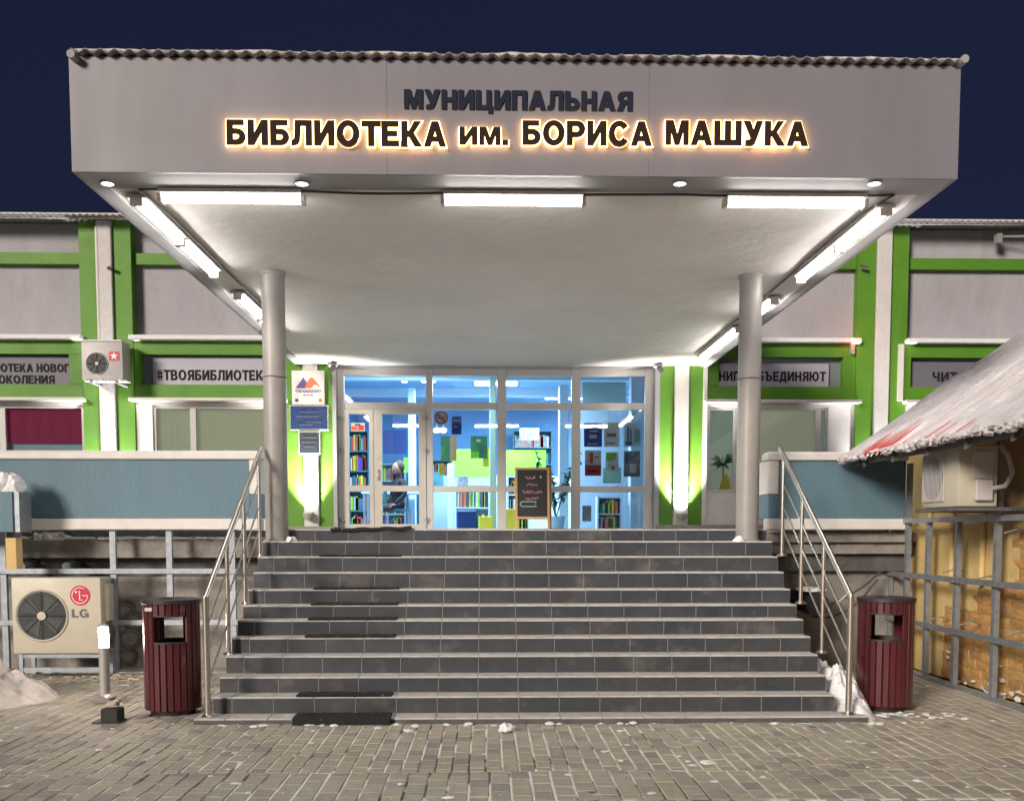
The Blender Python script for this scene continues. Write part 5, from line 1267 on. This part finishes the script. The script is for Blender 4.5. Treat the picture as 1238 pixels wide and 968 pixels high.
for k in range(5):
    bm = bmesh.new(); bmesh.ops.create_cube(bm, size=1); bmesh.ops.subdivide_edges(bm, edges=bm.edges, cuts=1, use_grid_fill=True)
    for v in bm.verts:
        v.co = Vector((v.co.x*.10, v.co.y*.246, v.co.z*.085)); e = noise.noise(v.co*30+Vector((k*7, 0, 0)))
        v.co += Vector((e*.008, noise.noise(v.co*25+Vector((0, k*5, 0)))*.010, noise.noise(v.co*25+Vector((0, 0, k*5)))*.009))
        if v.co.x < -.03 and (abs(v.co.y) > .10 or abs(v.co.z) > .033): v.co.x += .007; v.co.y *= .985; v.co.z *= .95
    me = bpy.data.meshes.new('brick'); bm.to_mesh(me); bm.free(); me.materials.append(M['brick']); bms.append(me)
cnt = 0; row = 0; z = .05
while z < 1.68:
    y = 10.56-(row % 2)*.12
    while y > 7.2:
        if z < bt(y)-.03 and random.random() > .006:
            o = bpy.data.objects.new('brick', random.choice(bms)); COL.objects.link(o); o.parent = sh
            o.location = (.0425+random.gauss(0, .002), y-9, z); o.rotation_euler = (random.gauss(0, .02), random.gauss(0, .03), random.gauss(0, .03)); cnt += 1
        y -= .255
    z += .095; row += 1
print('bricks', cnt)
q = MB()                                             # salt and snow crust at the wall foot
for k in range(34):
    y = random.uniform(7.5, 10.6); zc = abs(random.gauss(0, .12)); q.blob((XW-.03, y, zc), .02, random.uniform(.02, .06), random.uniform(.01, .03), .4, 1, k, False)
tag(q.build('salt_crust', 'dirty_snow', sh), kind='stuff')
# roof: corrugation runs down the slope, waves along y
def roofz(x): return EZ+(x-EX)*slope
def sheet(y0, y1, x0, x1, wl, amp, th, nm, m, kind=None, fnz=None):
    ny_ = int((y1-y0)/wl*8); nx_ = 30; v = []
    for layer in (0, 1):
        for j in range(ny_+1):
            for i_ in range(nx_+1):
                y = y0+(y1-y0)*j/ny_; x = x0+(x1-x0)*i_/nx_
                v.append((x, y, roofz(x)+amp*math.cos(2*math.pi*(y-y0)/wl)+(th if layer else 0)))
    w_ = nx_+1; n0 = (ny_+1)*w_
    f = []
    for j in range(ny_):
        for i_ in range(nx_):
            a = j*w_+i_; f += [(n0+a, n0+a+1, n0+a+w_+1, n0+a+w_), (a, a+w_, a+w_+1, a+1)]
    for j in range(ny_): a = j*w_; f.append((a, n0+a, n0+a+w_, a+w_))
    for i_ in range(nx_): f.append((i_, i_+1, n0+i_+1, n0+i_)); a = ny_*w_+i_; f.append((a, n0+a, n0+a+1, a+1))
    mm_ = MB(); mm_.add(v, f); return mm_.build(nm, m, sh)
yy = SY0
WLR = .125
while yy < YR1-.05:
    y2 = min(yy+WLR*8, YR1); sheet(yy, y2-.001, EX, EX+4.2, WLR, .020, .004, 'roof_sheet', 'red_metal'); yy = y2
# snow on roof
ny_, nx_ = 420, 60; v = []; keep = []; x0, x1 = EX-.015, EX+4.2
th_ = []
for j in range(ny_+1):
    for i_ in range(nx_+1):
        y = SY0+(YR1+.02-SY0)*j/ny_; x = x0+(x1-x0)*(i_/nx_)**1.6
        wv = math.cos(2*math.pi*(y-SY0)/WLR)
        d = x-EX
        patch = max(0, 1-((y-10.15)/.75)**2)*max(0, 1-d/.62)          # bare strip low on the far end
        t = .034+.035*min(1, d/1.2)+.022*noise.noise(Vector((x*1.6, y*1.6, 4)))+.012*noise.noise(Vector((x*7, y*9, 2)))+.02*noise.noise(Vector((x*1.2, y*6, 8)))-.019*wv*max(.25, 1-d/2.4)+.022*noise.noise(Vector((x*.5, y*7, 5)))-.014*max(0, 1-d/1.2)
        t -= patch*(.060+.05*wv)
        base = roofz(x)+.020*wv+.004
        th_.append(t); v.append((x, y, base+max(t, -.004) if t > 0 else base-.003))
w_ = nx_+1; f = []
for j in range(ny_):
    for i_ in range(nx_):
        a = j*w_+i_; ids = (a, a+1, a+w_+1, a+w_)
        if max(th_[q_] for q_ in ids) > 0: f.append(ids)
for j in range(ny_):                                  # front lip
    a = j*w_
    if th_[a] > 0 and th_[a+w_] > 0:
        n0 = len(v); y0_, y1_ = v[a][1], v[a+w_][1]; v += [(EX-.012, y0_, roofz(EX)+.020*math.cos(2*math.pi*(y0_-SY0)/WLR)-.006), (EX-.012, y1_, roofz(EX)+.020*math.cos(2*math.pi*(y1_-SY0)/WLR)-.006)]
        f.append((a, a+w_, n0+1, n0))
for i_ in range(nx_):                                 # far rake lip
    a = ny_*w_+i_; n0 = len(v); v += [(v[a][0], YR1+.01, roofz(v[a][0])-.03), (v[a+1][0], YR1+.01, roofz(v[a+1][0])-.03)]; f.append((a, a+1, n0+1, n0))
q = MB(); q.add(v, f); tag(q.build('roof_snow', 'roof_snow_mat', sh, normals=False), kind='stuff')
q = MB(); y = SY0; k = 0
while y < YR1:
    wv = math.cos(2*math.pi*(y-SY0)/WLR)
    if not (9.55 < y < 10.7 and random.random() < .6): q.blob((EX+random.uniform(-.01, .03), y, EZ+.020*wv+.012), .045, random.uniform(.03, .055), random.uniform(.022, .04), .35, 2, k, False)
    y += WLR/2*random.uniform(.7, 1.2); k += 1
tag(q.build('eave_snow', 'roof_snow_mat', sh), kind='stuff')
box('eave_board', 'concrete_dark', sh, EX+.10, EX+.14, SY0, YR1-.05, EZ-.06, EZ+.03)
for y in [SY0+.3+i_*.75 for i_ in range(9)]:
    q = MB(); q.add([(EX+.06, y, EZ-.03), (EX+1.3, y, EZ-.03+1.24*slope), (EX+1.3, y, EZ-.13+1.24*slope), (EX+.06, y, EZ-.10), (EX+.06, y+.05, EZ-.03), (EX+1.3, y+.05, EZ-.03+1.24*slope), (EX+1.3, y+.05, EZ-.13+1.24*slope), (EX+.06, y+.05, EZ-.10)], [(0, 1, 2, 3), (7, 6, 5, 4), (0, 4, 5, 1), (1, 5, 6, 2), (2, 6, 7, 3), (3, 7, 4, 0)]); q.build('rafter', 'concrete_dark', sh, smooth=False)
# frame in front of the shed
fr_ = empty('steel_frame', (XFr, 9.5, 0), 'galvanised steel stud frame standing before the ochre shed wall', 'frame')
for y, z1 in ((11.62, 1.74), (11.15, 2.35), (10.62, 1.74), (9.95, 1.74), (9.17, 2.45), (8.45, 1.74), (7.75, 1.74), (7.05, 2.4), (6.35, 1.74)):
    q = MB(); q.box(XFr, XFr+.004, y-.03, y+.03, 0, z1); q.box(XFr+.0045, XFr+.05, y-.03, y-.026, 0, z1); q.box(XFr+.0045, XFr+.05, y+.026, y+.03, 0, z1); q.build('stud', 'galv', fr_, smooth=False)
for z in (1.71, 1.10, .58):
    q = MB(); q.box(XFr-.035, XFr-.031, 5.0, 11.7, z-.028, z+.028); q.box(XFr-.0305, XFr-.002, 5.0, 11.7, z-.028, z-.024); q.box(XFr-.0305, XFr-.002, 5.0, 11.7, z+.024, z+.028); q.build('rail', 'galv', fr_, smooth=False)
box('rail', 'galv', fr_, XFr-.03, XFr+.05, 5.0, 11.7, 0.002, .03)
for y, z in ((10.2, 1.14), (10.5, .62), (9.8, .63), (9.5, 1.1), (8.9, .62), (9.0, 1.55)):
    q = MB(); q.tube([(XFr-.01, y, z+.02), (XFr+.10, y-.05, z+.06), (XFr+.2, y-.02, z+.03)], .008, 5); q.build('hanger', 'galv', fr_)
# conduit pipes on the plaster
for y in (11.0, 10.45, 9.8):
    q = MB(); q.tube([(XW-.03, y, .4 if y > 10.5 else 1.05), (XW-.03, y, 2.4)], .028, 10); solo(q, 'conduit', 'shed_plaster', {11.0: 'ochre painted pipe on the shed wall nearest the corner', 10.45: 'middle ochre painted pipe on the shed wall', 9.8: 'ochre painted pipe on the shed wall under the air conditioner'}[y], 'pipe', (XW-.03, y, 1))
# AC on shed: front faces -x
ax0, ax1, ay0, ay1, az0, az1 = 4.24, 4.60, 8.92, 9.66, at(1160, 612, 8.92).z, 2.36
r = empty('air_conditioner', (ax0, (ay0+ay1)/2, az0), 'cream outdoor air conditioner hung high on the shed wall under the red roof', 'air conditioner')
box('casing', 'ac_cream', r, ax0, ax1, ay0, ay1, az0, az1, .012, seg=2)
box('grille_frame', 'ac_cream', r, ax0-.012, ax0-.0005, ay0+.27, ay1-.02, az0+.05, az1-.03, .004)
fcn = lambda u, w, d: (d, u, w)
MB().disc(((ay0+ay1)/2+.12, (az0+az1)/2), .20, 30, fcn, ax0-.018, ax0-.0125).build('fan_well', 'fan_dark', r)
q = MB()
for k in range(16): y = ay0+.29+k*.027; q.box(ax0-.024, ax0-.019, y, y+.006, az0+.06, az1-.05)
q.build('fan_grille', 'ac_grey', r, smooth=False)
box('side_cover', 'ac_grey', r, ax0+.14, ax1-.06, ay0-.05, ay0-.001, az0+.05, az0+.24, .01)
box('side_panel', 'ac_grey', r, ax0+.12, ax1-.05, ay0-.012, ay0-.0005, az0+.25, az1-.05, .004)
box('shelf', 'concrete_dark', r, ax0-.05, XW-.01, ay0-.06, ay1+.05, az0-.04, az0-.006)
MB().tube([(ax1-.08, ay0-.05, az0+.16), (ax1+.02, ay0-.09, az0+.18), (ax1+.09, ay0-.08, az0+.3), (ax1+.08, ay0-.02, az0+.45), (ax1+.04, ay0+.05, az0+.55)], .022, 8).build('hose', 'ac_grey', r)
# unit done
for o in bpy.data.objects:
    if '_o' in o: del o['_o']
